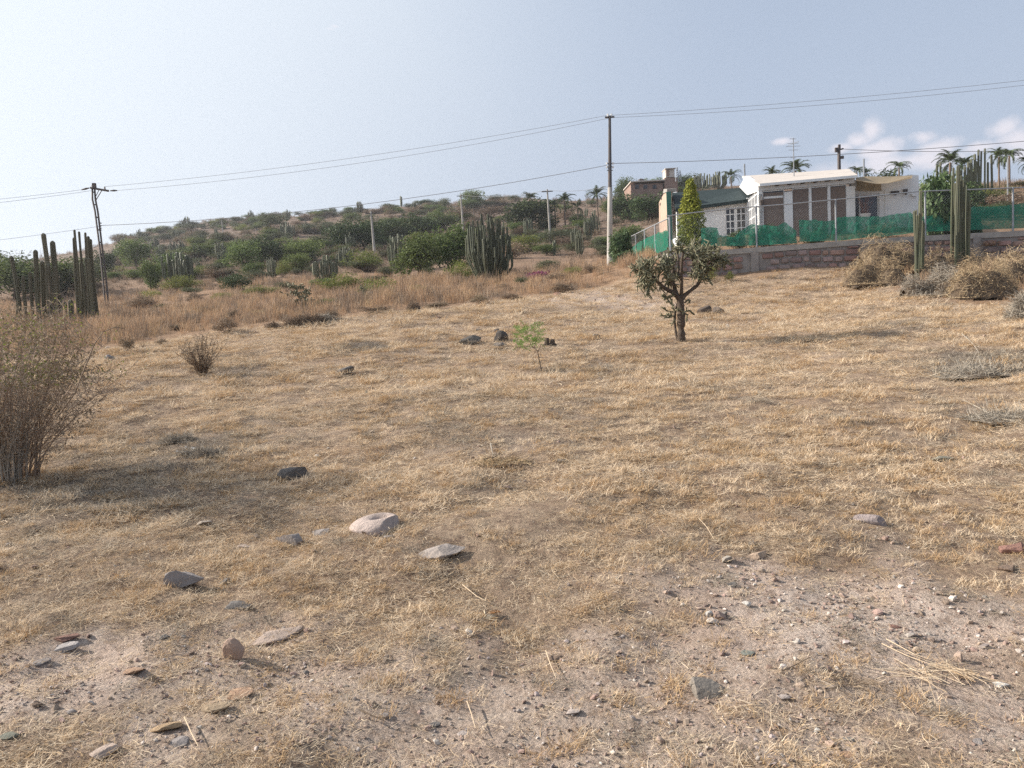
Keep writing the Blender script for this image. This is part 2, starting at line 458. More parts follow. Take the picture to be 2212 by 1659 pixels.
# ------------------------------------------------------------ the edge of the mown field
EDGE = [(-120, 815), (0, 792), (90, 780), (180, 765), (300, 745), (430, 722), (600, 703), (750, 685), (900, 670), (1050, 655),
        (1190, 637), (1330, 612), (1450, 607), (1600, 599), (1850, 586), (1925, 620), (1990, 640), (2100, 655), (2212, 660), (2330, 665)]
_e = np.array([ground_at(u, v) for u, v in EDGE])
EX = _e[:, 0] / _e[:, 1]; ED = _e[:, 1]
_o = np.argsort(EX); EX = EX[_o]; ED = ED[_o]
def edge_d(x, y):
    X = x / np.maximum(y, .5)
    return np.interp(X, EX, ED)
def inside(x, y):
    """metres inside (positive) the mown field"""
    return edge_d(x, y) - y + .8 * vnoise(x, y, .5, 4) + .5 * vnoise(x, y, 1.7, 5)
_fan = [(1900, 1340, 400, 170, 1.0), (2130, 1560, 260, 140, .95), (1560, 1470, 230, 110, .75), (1330, 1480, 200, 70, .7), (90, 1480, 230, 110, 1.0),
        (1090, 1395, 190, 40, .55), (330, 1600, 220, 80, .8), (1250, 640, 120, 14, .6), (1330, 655, 110, 14, .6), (1700, 1600, 260, 60, .8), (620, 1365, 170, 30, .5),
        (1820, 770, 80, 10, .2), (1050, 960, 120, 20, .25), (1400, 1250, 160, 40, .35), (1106, 1570, 950, 130, .72), (700, 1480, 420, 60, .65), (1250, 1400, 300, 50, .6)]
BARE = []
for (u, v, ru, rv, s) in _fan:
    c = ground_at(u, v); a = ground_at(u, v - rv); b = ground_at(u, min(v + rv, 2100))
    BARE.append((c[0], c[1], ru * c[1] / FT, abs(a[1] - b[1]) / 2 + .02, s))
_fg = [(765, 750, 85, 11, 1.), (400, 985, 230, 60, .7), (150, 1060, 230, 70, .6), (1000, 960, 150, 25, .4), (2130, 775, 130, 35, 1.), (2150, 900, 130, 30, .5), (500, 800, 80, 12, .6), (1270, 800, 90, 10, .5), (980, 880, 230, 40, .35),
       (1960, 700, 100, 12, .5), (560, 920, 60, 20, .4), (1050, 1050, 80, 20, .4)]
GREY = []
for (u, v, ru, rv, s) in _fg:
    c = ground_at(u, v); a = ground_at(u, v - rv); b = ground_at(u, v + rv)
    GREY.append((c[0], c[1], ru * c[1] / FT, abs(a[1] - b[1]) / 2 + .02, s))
def blob(x, y, L, soft=1.0):
    m = np.zeros_like(x)
    n_ = .9 * vnoise(x, y, 1.3, 6) + .7 * vnoise(x, y, 4.0, 7) + .4 * vnoise(x, y, 11, 0)
    for (cx, cy, rx, ry, s) in L:
        d = np.sqrt(((x - cx) / rx) ** 2 + ((y - cy) / ry) ** 2)
        m = np.maximum(m, s * np.clip((1.35 - d + n_) / .8 / soft, 0, 1))
    return m
def bare_at(x, y): return blob(x, y, BARE)
def grey_at(x, y): return blob(x, y, GREY)

# ------------------------------------------------------------ ground sheet
xs = np.concatenate([np.linspace(-1.9, -.82, 26)[:-1], np.linspace(-.82, .82, 300), np.linspace(.82, 1.9, 26)[1:]])
ys = np.concatenate([np.linspace(-3.8, 1.4, 30)[:-1], -4 + np.exp(np.linspace(math.log(5.4), math.log(5200), 860))])
GX, GY = np.meshgrid(xs, ys)
GXw = GX * (GY + 4.0)
GZ = zf(GXw, GY)
nr_, nc_ = GXw.shape
V = np.stack([GXw, GY, GZ], -1).reshape(-1, 3)
i = (np.arange(nr_ - 1)[:, None] * nc_ + np.arange(nc_ - 1)[None]).ravel()
gm = MB(); gm.add(V, np.stack([i, i + 1, i + nc_ + 1, i + nc_], 1))
me = gm.mesh('ground', None, smooth=True)
for nm, val in (('bare', bare_at(V[:, 0], V[:, 1])), ('grey', grey_at(V[:, 0], V[:, 1])),
                ('wild', np.clip(.5 - inside(V[:, 0], V[:, 1]) * 1.2, 0, 1)),
                ('hill', np.clip((V[:, 1] - 50) / 40, 0, 1))):
    at = me.attributes.new(nm, 'FLOAT', 'POINT'); at.data.foreach_set('value', val.astype(np.float32))

gmat = bpy.data.materials.new('dry_ground'); gmat.use_nodes = True
t = gmat.node_tree; t.nodes.clear()
out = N(t, 'ShaderNodeOutputMaterial'); pb = N(t, 'ShaderNodeBsdfPrincipled')
pb.inputs['Roughness'].default_value = .95; pb.inputs['Specular IOR Level'].default_value = .15
t.links.new(pb.outputs[0], out.inputs['Surface'])
tcn = N(t, 'ShaderNodeTexCoord')
def noi(scale, detail=6, rough=.6, dist=0.0):
    n_ = N(t, 'ShaderNodeTexNoise'); n_.inputs['Scale'].default_value = scale; n_.inputs['Detail'].default_value = detail
    n_.inputs['Roughness'].default_value = rough; n_.inputs['Distortion'].default_value = dist
    t.links.new(tcn.outputs['Object'], n_.inputs['Vector']); return n_.outputs['Fac']
def ramp(src, a, b):
    n_ = N(t, 'ShaderNodeMapRange', interpolation_type='SMOOTHSTEP'); n_.inputs['From Min'].default_value = a; n_.inputs['From Max'].default_value = b
    t.links.new(src, n_.inputs['Value']); return n_.outputs[0]
def mixc(fac, a, b):
    n_ = N(t, 'ShaderNodeMix', data_type='RGBA')
    if isinstance(fac, float): n_.inputs['Factor'].default_value = fac
    else: t.links.new(fac, n_.inputs['Factor'])
    for s_, v_ in (('A', a), ('B', b)):
        if isinstance(v_, tuple): n_.inputs[s_].default_value = (*v_, 1)
        else: t.links.new(v_, n_.inputs[s_])
    return n_.outputs['Result']
def attr(nm):
    n_ = N(t, 'ShaderNodeAttribute', attribute_name=nm); return n_.outputs['Fac']
thatch = mixc(ramp(noi(1.1, 8, .7), .35, .65), (.38, .27, .19), (.47, .35, .25))
thatch = mixc(ramp(noi(9, 6, .75), .40, .66), thatch, (.22, .15, .11))
thatch = mixc(ramp(noi(38, 5, .8), .52, .72), thatch, (.60, .48, .32))
thatch = mixc(ramp(noi(34, 6, .85, 1.0), .52, .66), thatch, (.17, .12, .085))  # shade between straw clumps, painted in as fine dark flecks
dirt = mixc(ramp(noi(2.2, 8, .7), .35, .65), (.62, .475, .385), (.70, .575, .485))
dirt = mixc(ramp(noi(14, 6, .75), .46, .66), dirt, (.38, .28, .22))
dirt = mixc(ramp(noi(48, 5, .85, .5), .54, .68), dirt, (.27, .195, .155))
vor = N(t, 'ShaderNodeTexVoronoi', feature='F1'); vor.inputs['Scale'].default_value = 45
t.links.new(tcn.outputs['Object'], vor.inputs['Vector'])
dirt = mixc(ramp(noi(70, 3, .7), .58, .72), dirt, (.62, .55, .49))
c = mixc(attr('bare'), thatch, dirt)
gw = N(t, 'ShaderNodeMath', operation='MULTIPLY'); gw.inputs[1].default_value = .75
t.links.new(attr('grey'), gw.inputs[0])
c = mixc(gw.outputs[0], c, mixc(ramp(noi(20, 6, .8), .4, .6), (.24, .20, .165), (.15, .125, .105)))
wild = mixc(ramp(noi(.7, 8, .7), .35, .65), (.31, .20, .125), (.24, .15, .095))
c = mixc(attr('wild'), c, wild)
hill = mixc(ramp(noi(.09, 8, .7), .38, .62), (.20, .13, .10), (.25, .175, .13))
hill = mixc(ramp(noi(.6, 6, .8), .4, .62), hill, (.11, .085, .065))
c = mixc(attr('hill'), c, hill)
t.links.new(c, pb.inputs['Base Color'])
b1 = N(t, 'ShaderNodeBump'); b1.inputs['Strength'].default_value = 1.0; b1.inputs['Distance'].default_value = .045
t.links.new(noi(26, 9, .8), b1.inputs['Height'])
b2 = N(t, 'ShaderNodeBump'); b2.inputs['Strength'].default_value = .35; b2.inputs['Distance'].default_value = .02
t.links.new(vor.outputs['Distance'], b2.inputs['Height']); t.links.new(b1.outputs[0], b2.inputs['Normal'])
t.links.new(b2.outputs[0], pb.inputs['Normal'])
me.materials.append(gmat)
link('ground', me, kind='structure')

# ------------------------------------------------------------ scattering of uncountable stuff
def hidden_coll(name, objs):
    c_ = bpy.data.collections.new(name)
    for o in objs: c_.objects.link(o)
    return c_
def scatter(name, variants, pts, rot, scale, mat=None, **kw):
    objs = []
    for k_, mesh_ in enumerate(variants):
        objs.append(bpy.data.objects.new('%s_piece_%02d' % (name, k_), mesh_))
    cl = hidden_coll(name + '_pieces', objs)
    me = bpy.data.meshes.new(name)
    me.vertices.add(len(pts)); me.vertices.foreach_set('co', np.asarray(pts, float).ravel())
    a = me.attributes.new('rot', 'FLOAT_VECTOR', 'POINT'); a.data.foreach_set('vector', np.asarray(rot, float).ravel())
    a = me.attributes.new('scl', 'FLOAT', 'POINT'); a.data.foreach_set('value', np.asarray(scale, float).astype(np.float32))
    a = me.attributes.new('idx', 'INT', 'POINT'); a.data.foreach_set('value', rng.integers(0, len(variants), len(pts)).astype(np.int32))
    o = link(name, me, kind='stuff', **kw)
    g = bpy.data.node_groups.new(name + '_scatter', 'GeometryNodeTree')
    g.interface.new_socket('Geometry', in_out='INPUT', socket_type='NodeSocketGeometry')
    g.interface.new_socket('Geometry', in_out='OUTPUT', socket_type='NodeSocketGeometry')
    gi = g.nodes.new('NodeGroupInput'); go = g.nodes.new('NodeGroupOutput')
    ci = g.nodes.new('GeometryNodeCollectionInfo'); ci.inputs['Collection'].default_value = cl
    ci.inputs['Separate Children'].default_value = True; ci.inputs['Reset Children'].default_value = True
    ip = g.nodes.new('GeometryNodeInstanceOnPoints'); ip.inputs['Pick Instance'].default_value = True
    m2p = g.nodes.new('GeometryNodeMeshToPoints')
    def na(nm, dt):
        q = g.nodes.new('GeometryNodeInputNamedAttribute'); q.data_type = dt; q.inputs['Name'].default_value = nm
        return q.outputs['Attribute']
    g.links.new(gi.outputs[0], m2p.inputs['Mesh']); g.links.new(m2p.outputs[0], ip.inputs['Points'])
    g.links.new(ci.outputs[0], ip.inputs['Instance'])
    e2r = g.nodes.new('FunctionNodeEulerToRotation')
    g.links.new(na('rot', 'FLOAT_VECTOR'), e2r.inputs[0]); g.links.new(e2r.outputs[0], ip.inputs['Rotation'])
    g.links.new(na('scl', 'FLOAT'), ip.inputs['Scale']); g.links.new(na('idx', 'INT'), ip.inputs['Instance Index'])
    g.links.new(ip.outputs[0], go.inputs[0])
    md = o.modifiers.new('scatter', 'NODES'); md.node_group = g
    return o

def litter_clump(nb, rad, L, wid, lift, seed, mat, upright=0.0, curve=.3):
    r = np.random.default_rng(seed); mb = MB()
    for _ in range(nb):
        p = np.append(r.normal(0, rad * .5, 2), 0)
        a = r.uniform(0, 2 * math.pi)
        up = upright * r.uniform(.5, 1.0) if upright else r.uniform(-.05, lift)
        l = L * r.uniform(.4, 1.25)
        d = np.array([math.cos(a) * math.cos(up), math.sin(a) * math.cos(up), math.sin(up)])
        s_ = np.array([-math.sin(a), math.cos(a), 0]) + r.normal(0, .35, 3)
        s_ -= d * (s_ @ d); s_ /= np.linalg.norm(s_)
        nrm = np.cross(d, s_)
        bend = r.normal(0, curve) * l
        ws = wid * r.uniform(.6, 1.4)
        rows = []
        for q, ww in ((0, 1), (.5, .9), (1, .25)):
            c_ = p + d * l * q + s_ * bend * q * q + np.array([0, 0, -.25 * l * q * q * (1 if upright else .3)]) + (0, 0, .004)
            rows += [c_ - s_ * ws * ww / 2, c_ + s_ * ws * ww / 2]
        mb.add(rows, [[0, 1, 3, 2], [2, 3, 5, 4]], tone=r.uniform(0, 1))
    return mb.mesh('clump', mat)

def sample(D0, D1, dens, Xm=.74):
    """points spread evenly over the ground between two distances in the field of view"""
    area = Xm * 2 * ((D1 + 1.2) ** 2 - (D0 + 1.2) ** 2) / 2
    m = int(area * dens)
    y = np.sqrt(rng.uniform((D0 + 1.2) ** 2, (D1 + 1.2) ** 2, m)) - 1.2
    x = rng.uniform(-Xm, Xm, m) * (y + 1.2)
    return x, y
def place(x, y, dz=0.0, tilt=.12):
    z = zf(x, y) + dz
    m = len(x)
    return np.stack([x, y, z], 1), np.stack([rng.normal(0, tilt, m), rng.normal(0, tilt, m), rng.uniform(0, 6.28, m)], 1)

lit = [litter_clump(84, .17, .070, .0026, .5, 100 + k, STRAW, curve=.5) for k in range(5)] + \
      [litter_clump(60, .16, .065, .0027, .5, 110 + k, STUB, curve=.5) for k in range(3)] + \
      [litter_clump(50, .18, .15, .0026, .2, 117, STRAW)]
tuf = [litter_clump(60, .075, .062, .0028, .2, 120 + k, STUB if k % 2 else STRAW, upright=1.15) for k in range(4)]
gry = [litter_clump(60, .14, .075, .003, .7, 130 + k, GREYW, curve=.5) for k in range(4)]
PP, RR, SS = [], [], []
PT, RT, ST = [], [], []
PG, RG, SG = [], [], []
for (D0, D1, dens, s) in ((1.9, 5, 300, .58), (5, 9, 150, .85), (9, 16, 62, 1.3), (16, 33, 20, 2.0)):
    x, y = sample(D0, D1, dens)
    ins = inside(x, y) > 0
    x, y = x[ins], y[ins]
    bare = bare_at(x, y); gy = grey_at(x, y)
    patch = .5 + 1.2 * vnoise(x, y, .9, 1) + 1.3 * vnoise(x, y, 2.7, 2)
    u = rng.random(len(x))
    keep = u < np.clip(.35 + patch * .8, .12, 1) * (1 - .80 * np.clip(bare * 1.15, 0, 1)) * (1 - .7 * gy)
    p, r_ = place(x[keep], y[keep]); PP.append(p); RR.append(r_); SS.append(s * rng.uniform(.6, 1.3, len(p)))
    u = rng.random(len(x))
    kt = u < .42 * np.clip(.5 + 2.2 * vnoise(x, y, 1.6, 3) + 1.4 * vnoise(x, y, 4.3, 6), 0, 1) * (1 - .85 * bare)
    p, r_ = place(x[kt], y[kt]); PT.append(p); RT.append(r_); ST.append(s * rng.uniform(.6, 1.7, len(p)))
    kg = rng.random(len(x)) < (.05 + .75 * gy) * (1 - .6 * bare)
    p, r_ = place(x[kg], y[kg]); PG.append(p); RG.append(r_); SG.append(s * rng.uniform(.6, 1.2, len(p)))
scatter('straw_litter', lit, np.vstack(PP), np.vstack(RR), np.concatenate(SS), label='cut straw lying flat all over the mown field', cat='straw')
scatter('grass_stubble', tuf, np.vstack(PT), np.vstack(RT), np.concatenate(ST), label='short brown stubble tufts standing in the mown field', cat='stubble')
for (D0, D1, dens, s) in ((2.2, 6, 2.2, .8), (6, 14, .9, 1.3), (14, 30, .35, 2.0)):
    x, y = sample(D0, D1, dens); k = inside(x, y) > .3; x, y = x[k], y[k]
    for q in range(5):
        p, r_ = place(x + rng.normal(0, .09 * s, len(x)), y + rng.normal(0, .05 * s, len(x))); PG.append(p); RG.append(r_); SG.append(s * rng.uniform(.4, .9, len(p)))
scatter('grey_weed_litter', gry, np.vstack(PG), np.vstack(RG), np.concatenate(SG), label='grey dead weed litter in darker patches of the field', cat='weeds')

# ---- stones
def rock_mb(seed, w=1, d=1, h=1, cuts=7, rough=.05, sub=3, flat=.0):
    r = np.random.default_rng(seed)
    import bmesh
    bm = bmesh.new(); bmesh.ops.create_icosphere(bm, subdivisions=sub, radius=1)
    V = np.array([v.co for v in bm.verts]); F = [[v.index for v in f.verts] for f in bm.faces]; bm.free()
    for _ in range(cuts):
        n_ = r.normal(size=3); n_ /= np.linalg.norm(n_)
        off = r.uniform(.38, .80)
        dd = V @ n_ - off
        V -= np.clip(dd, 0, None)[:, None] * n_
    if flat:
        V[:, 2] = np.clip(V[:, 2], -flat, flat)
    V += V * (rough * (vnoise(V[:, 0] + V[:, 2] * 1.7, V[:, 1] - V[:, 2], 2.3, seed % 8) * 2 + vnoise(V[:, 0] - V[:, 2], V[:, 1] + V[:, 2] * .6, 6, (seed + 3) % 8)))[:, None]
    V /= np.abs(V).max(0)
    V *= np.array([w / 2, d / 2, h / 2])
    mb = MB(); mb.add(V, T=F); return mb
PEB_G = M('grey_pebble', (.36, .31, .28), (.25, .21, .19), .9, 20, bump=.3, rand=.45)
PEB_W = M('pale_pebble', (.62, .56, .50), (.50, .42, .36), .9, 20, bump=.3, rand=.2)
PEB_C = M('earth_clod', (.42, .31, .25), (.33, .24, .19), .95, 20, bump=.5, rand=.3)
peb = [rock_mb(200 + k, 1, .8, .6, sub=1 if k % 2 else 2, cuts=6, rough=.12).mesh('pebble', (PEB_C, PEB_C, PEB_G, PEB_C, PEB_C, PEB_G, PEB_C, PEB_C, PEB_C, PEB_W)[k]) for k in range(10)]
PPb, RPb, SPb = [], [], []
for (D0, D1, dens, s) in ((1.9, 3.4, 3200, .0085), (3.4, 6, 1500, .011), (6, 12, 170, .02), (12, 30, 12, .05)):
    x, y = sample(D0, D1, dens)
    b_ = bare_at(x, y); keep = (rng.random(len(x)) < (.04 + .96 * b_) * np.clip(.55 + 1.1 * vnoise(x, y, 2.1, 3) + .9 * vnoise(x, y, 6, 1), .08, 1)) & (inside(x, y) > -1)
    x, y = x[keep], y[keep]
    sz = s * np.exp(rng.normal(0, .55, len(x)))
    p, r_ = place(x, y, 0, .5); p[:, 2] += sz * .12
    PPb.append(p); RPb.append(r_); SPb.append(sz)
scatter('gravel', peb, np.vstack(PPb), np.vstack(RPb), np.concatenate(SPb), label='small loose pebbles and clods on the bare soil', cat='gravel')

_rockm = {}
def rockmat(c):
    k = tuple(c)
    if k not in _rockm:
        _rockm[k] = M('stone_surface_%d' % len(_rockm), k, tuple(q * .72 for q in k), .9, 9, bump=.7, bscale=35)
    return _rockm[k]
GRY = (.30, .265, .25); DGR = (.17, .155, .145); PNK = (.46, .36, .30); TANC = (.42, .28, .185); ORG = (.38, .245, .165); PAL = (.46, .39, .35)
RED = (.24, .135, .105); WHT = (.62, .58, .53); BRN = (.22, .155, .115); GGR = (.22, .23, .20)
STONES = [  # u, base v, width px, height px, colour, depth ratio, tilt, label
 (386, 1273, 86, 48, GRY, .5, .15, 'purplish grey boulder with a rough humped top at lower left'),
 (508, 1318, 66, 15, DGR, .5, .1, 'thin dark slab lying flat just right of the purplish boulder'),
 (622, 1183, 66, 36, GRY, .5, -.05, 'blocky grey stone with a flat top and shaded front face'),
 (630, 1041, 60, 34, DGR, .5, .0, 'dark grey rounded stone alone in the straw left of centre'),
 (694, 1157, 55, 18, GRY, .6, .1, 'low grey stone between the blocky stone and the pale disc'),
 (805, 1154, 98, 50, (.50, .40, .35), .95, .12, 'large pale pink disc shaped stone with a hollow on top'),
 (951, 1208, 106, 34, (.40, .34, .30), .6, .22, 'long pale flat slab tilted in the straw right of the disc stone'),
 (587, 1388, 108, 24, PNK, .7, .08, 'wide pinkish slab with a crack sunk flush in the grass'),
 (505, 1429, 42, 54, (.44, .31, .24), .5, .3, 'upright pointed tan stone below the pinkish slab'),
 (288, 1457, 54, 22, ORG, .6, .15, 'orange brown flat stone beside bare soil at lower left'),
 (139, 1387, 50, 14, RED, .6, .0, 'dark red flat stone near the left edge'),
 (131, 1410, 60, 25, (.40, .36, .34), .6, .1, 'smooth pale grey stone just below the dark red one'),
 (90, 1438, 35, 18, GRY, .7, .1, 'small grey stone half sunk left of the smooth pale one'),
 (508, 1513, 66, 24, ORG, .7, .2, 'orange slab propped over a dark gap at lower left'),
 (461, 1540, 66, 24, (.33, .25, .17), .7, .2, 'brown slab leaning against the orange one'),
 (356, 1585, 72, 30, (.40, .28, .17), .7, .2, 'tan orange rounded stone near the bottom left'),
 (383, 1614, 40, 28, GRY, .8, .1, 'grey stone touching the rounded tan orange one'),
 (154, 1544, 24, 18, GRY, .8, .0, 'small grey stone alone on bare soil at far lower left'),
 (75, 1529, 24, 16, BRN, .8, .0, 'small brown stone on bare soil near the left border'),
 (217, 1640, 62, 30, PNK, .8, .1, 'pinkish flat stone cut by the bottom border'),
 (356, 1383, 22, 16, DGR, .8, .0, 'small dark stone standing in grass above the orange brown one'),
 (486, 1263, 22, 15, DGR, .8, .0, 'small dark stone just right of the purplish boulder'),
 (15, 1598, 42, 26, (.20, .20, .16), .8, .0, 'dark olive stone in the bottom left corner'),
 (1885, 1135, 64, 30, (.33, .27, .255), .3, .02, 'grey block stone with square ends on the right of the field'),
 (1638, 1208, 46, 20, (.46, .34, .25), .6, .25, 'tan wedge stone at the upper edge of the gravel'),
 (1520, 1507, 84, 52, (.27, .235, .20), .6, -.1, 'grey brown broken block with a black shaded side near the bottom'),
 (2202, 1200, 56, 36, (.31, .17, .135), .8, .0, 'red brown stone on the right border'),
 (2184, 1238, 42, 22, BRN, .8, .0, 'brown lump just below the red brown stone'),
 (1614, 1312, 18, 15, WHT, .9, .0, 'small white stone in gravel, right one of a close pair'),
 (1531, 1332, 18, 15, WHT, .9, .0, 'small white stone in gravel, left one of a close pair'),
 (1936, 1358, 24, 13, RED, .8, .0, 'small brick red stone in the middle of the gravel'),
 (2168, 1489, 34, 20, WHT, .8, .1, 'white stone near the right border'),
 (1621, 1417, 33, 13, GGR, .8, .0, 'flat greenish grey stone in the gravel above the broken block'),
 (1840, 1602, 28, 14, DGR, .8, .0, 'dark grey flat stone near the bottom right'),
 (1838, 1636, 32, 18, ORG, .8, .0, 'orange stone at the bottom border'),
 (1628, 1179, 22, 11, DGR, .8, .0, 'small dark stone above the tan wedge stone'),
 (1580, 1268, 22, 11, DGR, .8, .2, 'small dark stone at the left end of the gravel'),
 (2120, 1608, 26, 12, GRY, .8, .0, 'grey stone in the bottom right corner area'),
 (1692, 1512, 30, 15, PAL, .8, .0, 'pale stone right of the broken block'),
 (1766, 1582, 15, 12, WHT, .9, .0, 'tiny white stone between the broken block and the orange stone'),
 (1202, 1430, 34, 18, BRN, .8, .0, 'dark brown clod on bare soil in the lower middle'),
 (940, 1571, 22, 14, DGR, .8, .0, 'small dark stone at the bottom left of the middle'),
 (1236, 1544, 32, 14, PAL, .8, .2, 'pale wedge stone in the lower middle'),
 (1337, 1321, 20, 11, DGR, .8, .0, 'small black stone right of the dried husk'),
 (831, 1553, 20, 15, GRY, .8, .0, 'small grey stone left of the small dark one near the bottom'),
 (1000, 1589, 24, 12, PAL, .8, .0, 'pale pebble sized stone near the bottom middle'),
 (1326, 1512, 18, 13, DGR, .8, .0, 'small dark stone above the bottom of the middle'),
 (1211, 1001, 24, 10, DGR, .8, .0, 'small dark stone in straw in the middle of the field'),
 (2040, 998, 40, 15, (.22, .21, .17), .8, .0, 'low dark grey stone in straw on the right'),
 (745, 811, 38, 15, DGR, .5, .3, 'dark pointed slab left of the sapling in the upper field'),
 (793, 853, 9, 9, GGR, .8, .0, 'tiny pale green stone below the dark pointed slab'),
 (1524, 681, 28, 19, (.10, .075, .06), .9, .0, 'dark brown round clod, left one of two behind the cactus tree'),
 (1551, 679, 26, 15, (.14, .11, .09), .9, .0, 'dark brown round clod, right one of two behind the cactus tree'),
 (1020, 745, 50, 21, (.085, .075, .065), .8, .1, 'dark mossy lump left of the sapling'),
 (1081, 741, 29, 25, (.10, .085, .075), .9, .0, 'dark round lump between the mossy lump and the sapling'),
 (1079, 750, 26, 9, DGR, .8, .0, 'flat dark stone under the dark round lump'),
 (1036, 718, 16, 8, DGR, .8, .0, 'small dark stone behind the mossy lump'),
 (1074, 719, 14, 8, DGR, .8, .0, 'small dark stone behind the dark round lump'),
 (235, 778, 20, 11, GRY, .8, .0, 'grey stone at the field edge beside the left bush'),
 (950, 688, 14, 6, (.2, .12, .09), .8, .0, 'small brown stone near the far edge of the field'),
 (1288, 733, 18, 10, DGR, .8, .0, 'small dark clod right of the tree stump'),
 (1204, 641, 16, 9, RED, .8, .0, 'small red stone on the far field edge'),
 (840, 1163, 20, 10, GRY, .8, .0, 'grey chip beside the pale disc stone'),
 (440, 1137, 30, 14, (.42, .35, .29), .7, .2, 'pale chip in the straw above the purplish boulder'),
 (525, 1185, 26, 10, PNK, .8, .0, 'small pink stone left of the blocky stone'),
]
for k, (u, v, w_, h_, c_, dr, tl, lab) in enumerate(STONES):
    p = ground_at(u, v - min(h_ * .12, 4))
    D = p[1]; s_ = D / FT
    Wd = w_ * s_ * 1.2; Hh = h_ * s_ * 1.12
    # a flat stone seen from above shows its top: part of its height in the picture is depth
    el = math.atan2(1.6 - p[2], D)
    dep = Wd * dr
    hz = max((Hh - dep * math.sin(el)) / math.cos(el), Wd * .16) * 1.35
    mb = rock_mb(300 + k, Wd, dep, hz, cuts=1 if dr >= .95 else (9 if w_ > 30 else 6), rough=.06, sub=4 if w_ > 45 else 3, flat=.62 if dr >= .95 else (.75 if h_ < w_ * .4 else 0))
    if dr >= .95:      # the disc: a low worn cake with a hollow in its top
        Vd = mb.V[0]; th = np.arctan2(Vd[:, 1] / dep, Vd[:, 0] / Wd); rr2 = np.hypot(Vd[:, 0] / Wd, Vd[:, 1] / dep) * 2
        up_ = np.sign(Vd[:, 2]) * (1 - np.clip(rr2, 0, 1) ** 4) ** .5 * hz * .5
        Vd[:, 2] = up_ - np.where(up_ > 0, .62 * hz * np.exp(-(((Vd[:, 0] / Wd - .12) / .16) ** 2 + ((Vd[:, 1] / dep - .10) / .10) ** 2)), 0)
    o = mb.build('stone', rockmat(c_), None, smooth=dr >= .95, label=lab, cat='stone')
    o.location = (p[0], p[1] + dep * .25, gz(p[0], p[1] + dep * .25) + hz * .16)
    o.rotation_euler = (rng.normal(0, .06), -tl, rng.uniform(-.5, .5))

# ------------------------------------------------------------ tall dry grass beyond the mown edge
def grass_clump(nb, rad, L, wid, seed, mat, lean=.5):
    r = np.random.default_rng(seed); mb = MB()
    for _ in range(nb):
        p = np.append(r.normal(0, rad * .5, 2), 0)
        a = r.uniform(0, 6.283); l = L * r.uniform(.5, 1.2); ln_ = lean * r.uniform(.1, 1)
        d = np.array([math.cos(a), math.sin(a), 0]); s_ = np.array([-math.sin(a), math.cos(a), 0])
        tn = r.uniform(0, 1)
        rows = []
        for q, ww in ((0, .8), (.5, 1), (.85, .8), (1, .2)):
            c_ = p + d * l * ln_ * q * q + np.array([0, 0, l * q * (1 - .3 * ln_ * q)])
            rows += [c_ - s_ * wid * ww / 2, c_ + s_ * wid * ww / 2]
        mb.add(rows, [[0, 1, 3, 2], [2, 3, 5, 4], [4, 5, 7, 6]], tone=tn)
    return mb.mesh('grass_clump', mat)
tg = [grass_clump(34, .22, .42 - .04 * (k % 4), .008, 400 + k, (TALL, TALLF, TALL, GREYW, TALL, STUB, TALLF)[k % 7]) for k in range(9)]
PP, RR, SS = [], [], []
for (D0, D1, dens, s) in ((10, 22, 16, .75), (22, 40, 9, 1.1), (40, 58, 3.0, 1.5)):
    x, y = sample(D0, D1, dens, .80)
    ins = inside(x, y)
    # the walled yard and the house stand clear of the grass
    X = x / y
    yard = (X > .2) & (y > 29 - (X - .2) * 4) & (y < 60)
    patch = 1.3 * vnoise(x, y, .22, 2) + .8 * vnoise(x, y, .8, 5)
    keep = (ins < -.1) & ~yard & (rng.random(len(x)) < np.clip(.45 + 1.2 * patch, .06, 1))
    x, y = x[keep], y[keep]; pt = patch[keep]
    near = np.clip((-inside(x, y)) / 1.5, .35, 1)
    p, r_ = place(x, y, -.02, .1); PP.append(p); RR.append(r_); SS.append(s * rng.uniform(.6, 1.15, len(p)) * near * np.clip(.95 + .55 * pt, .45, 1.6))
scatter('tall_dry_grass', tg, np.vstack(PP), np.vstack(RR), np.concatenate(SS), label='tall reddish dry grass beyond the mown field and up the hill', cat='grass')

tgf = [grass_clump(34, .26, .36, .012, 420 + k, TALLF) for k in range(4)]
PP, RR, SS = [], [], []
for (D0, D1, dens, s) in ((50, 80, 1.6, 1.3), (80, 140, .5, 2.0), (140, 235, .16, 2.8)):
    x, y = sample(D0, D1, dens, .80)
    X = x / y; yard = (X > .2) & (y < 60)
    patch = 1.5 * vnoise(x, y, .06, 2) + .9 * vnoise(x, y, .3, 5)
    keep = ~yard & (rng.random(len(x)) < np.clip(.5 + patch, .05, 1)); x, y = x[keep], y[keep]
    p, r_ = place(x, y, -.05, .12); PP.append(p); RR.append(r_); SS.append(s * rng.uniform(.5, 1.1, len(p)))
scatter('hillside_grass', tgf, np.vstack(PP), np.vstack(RR), np.concatenate(SS), label='muted dry grass between the shrubs on the far hill', cat='grass')

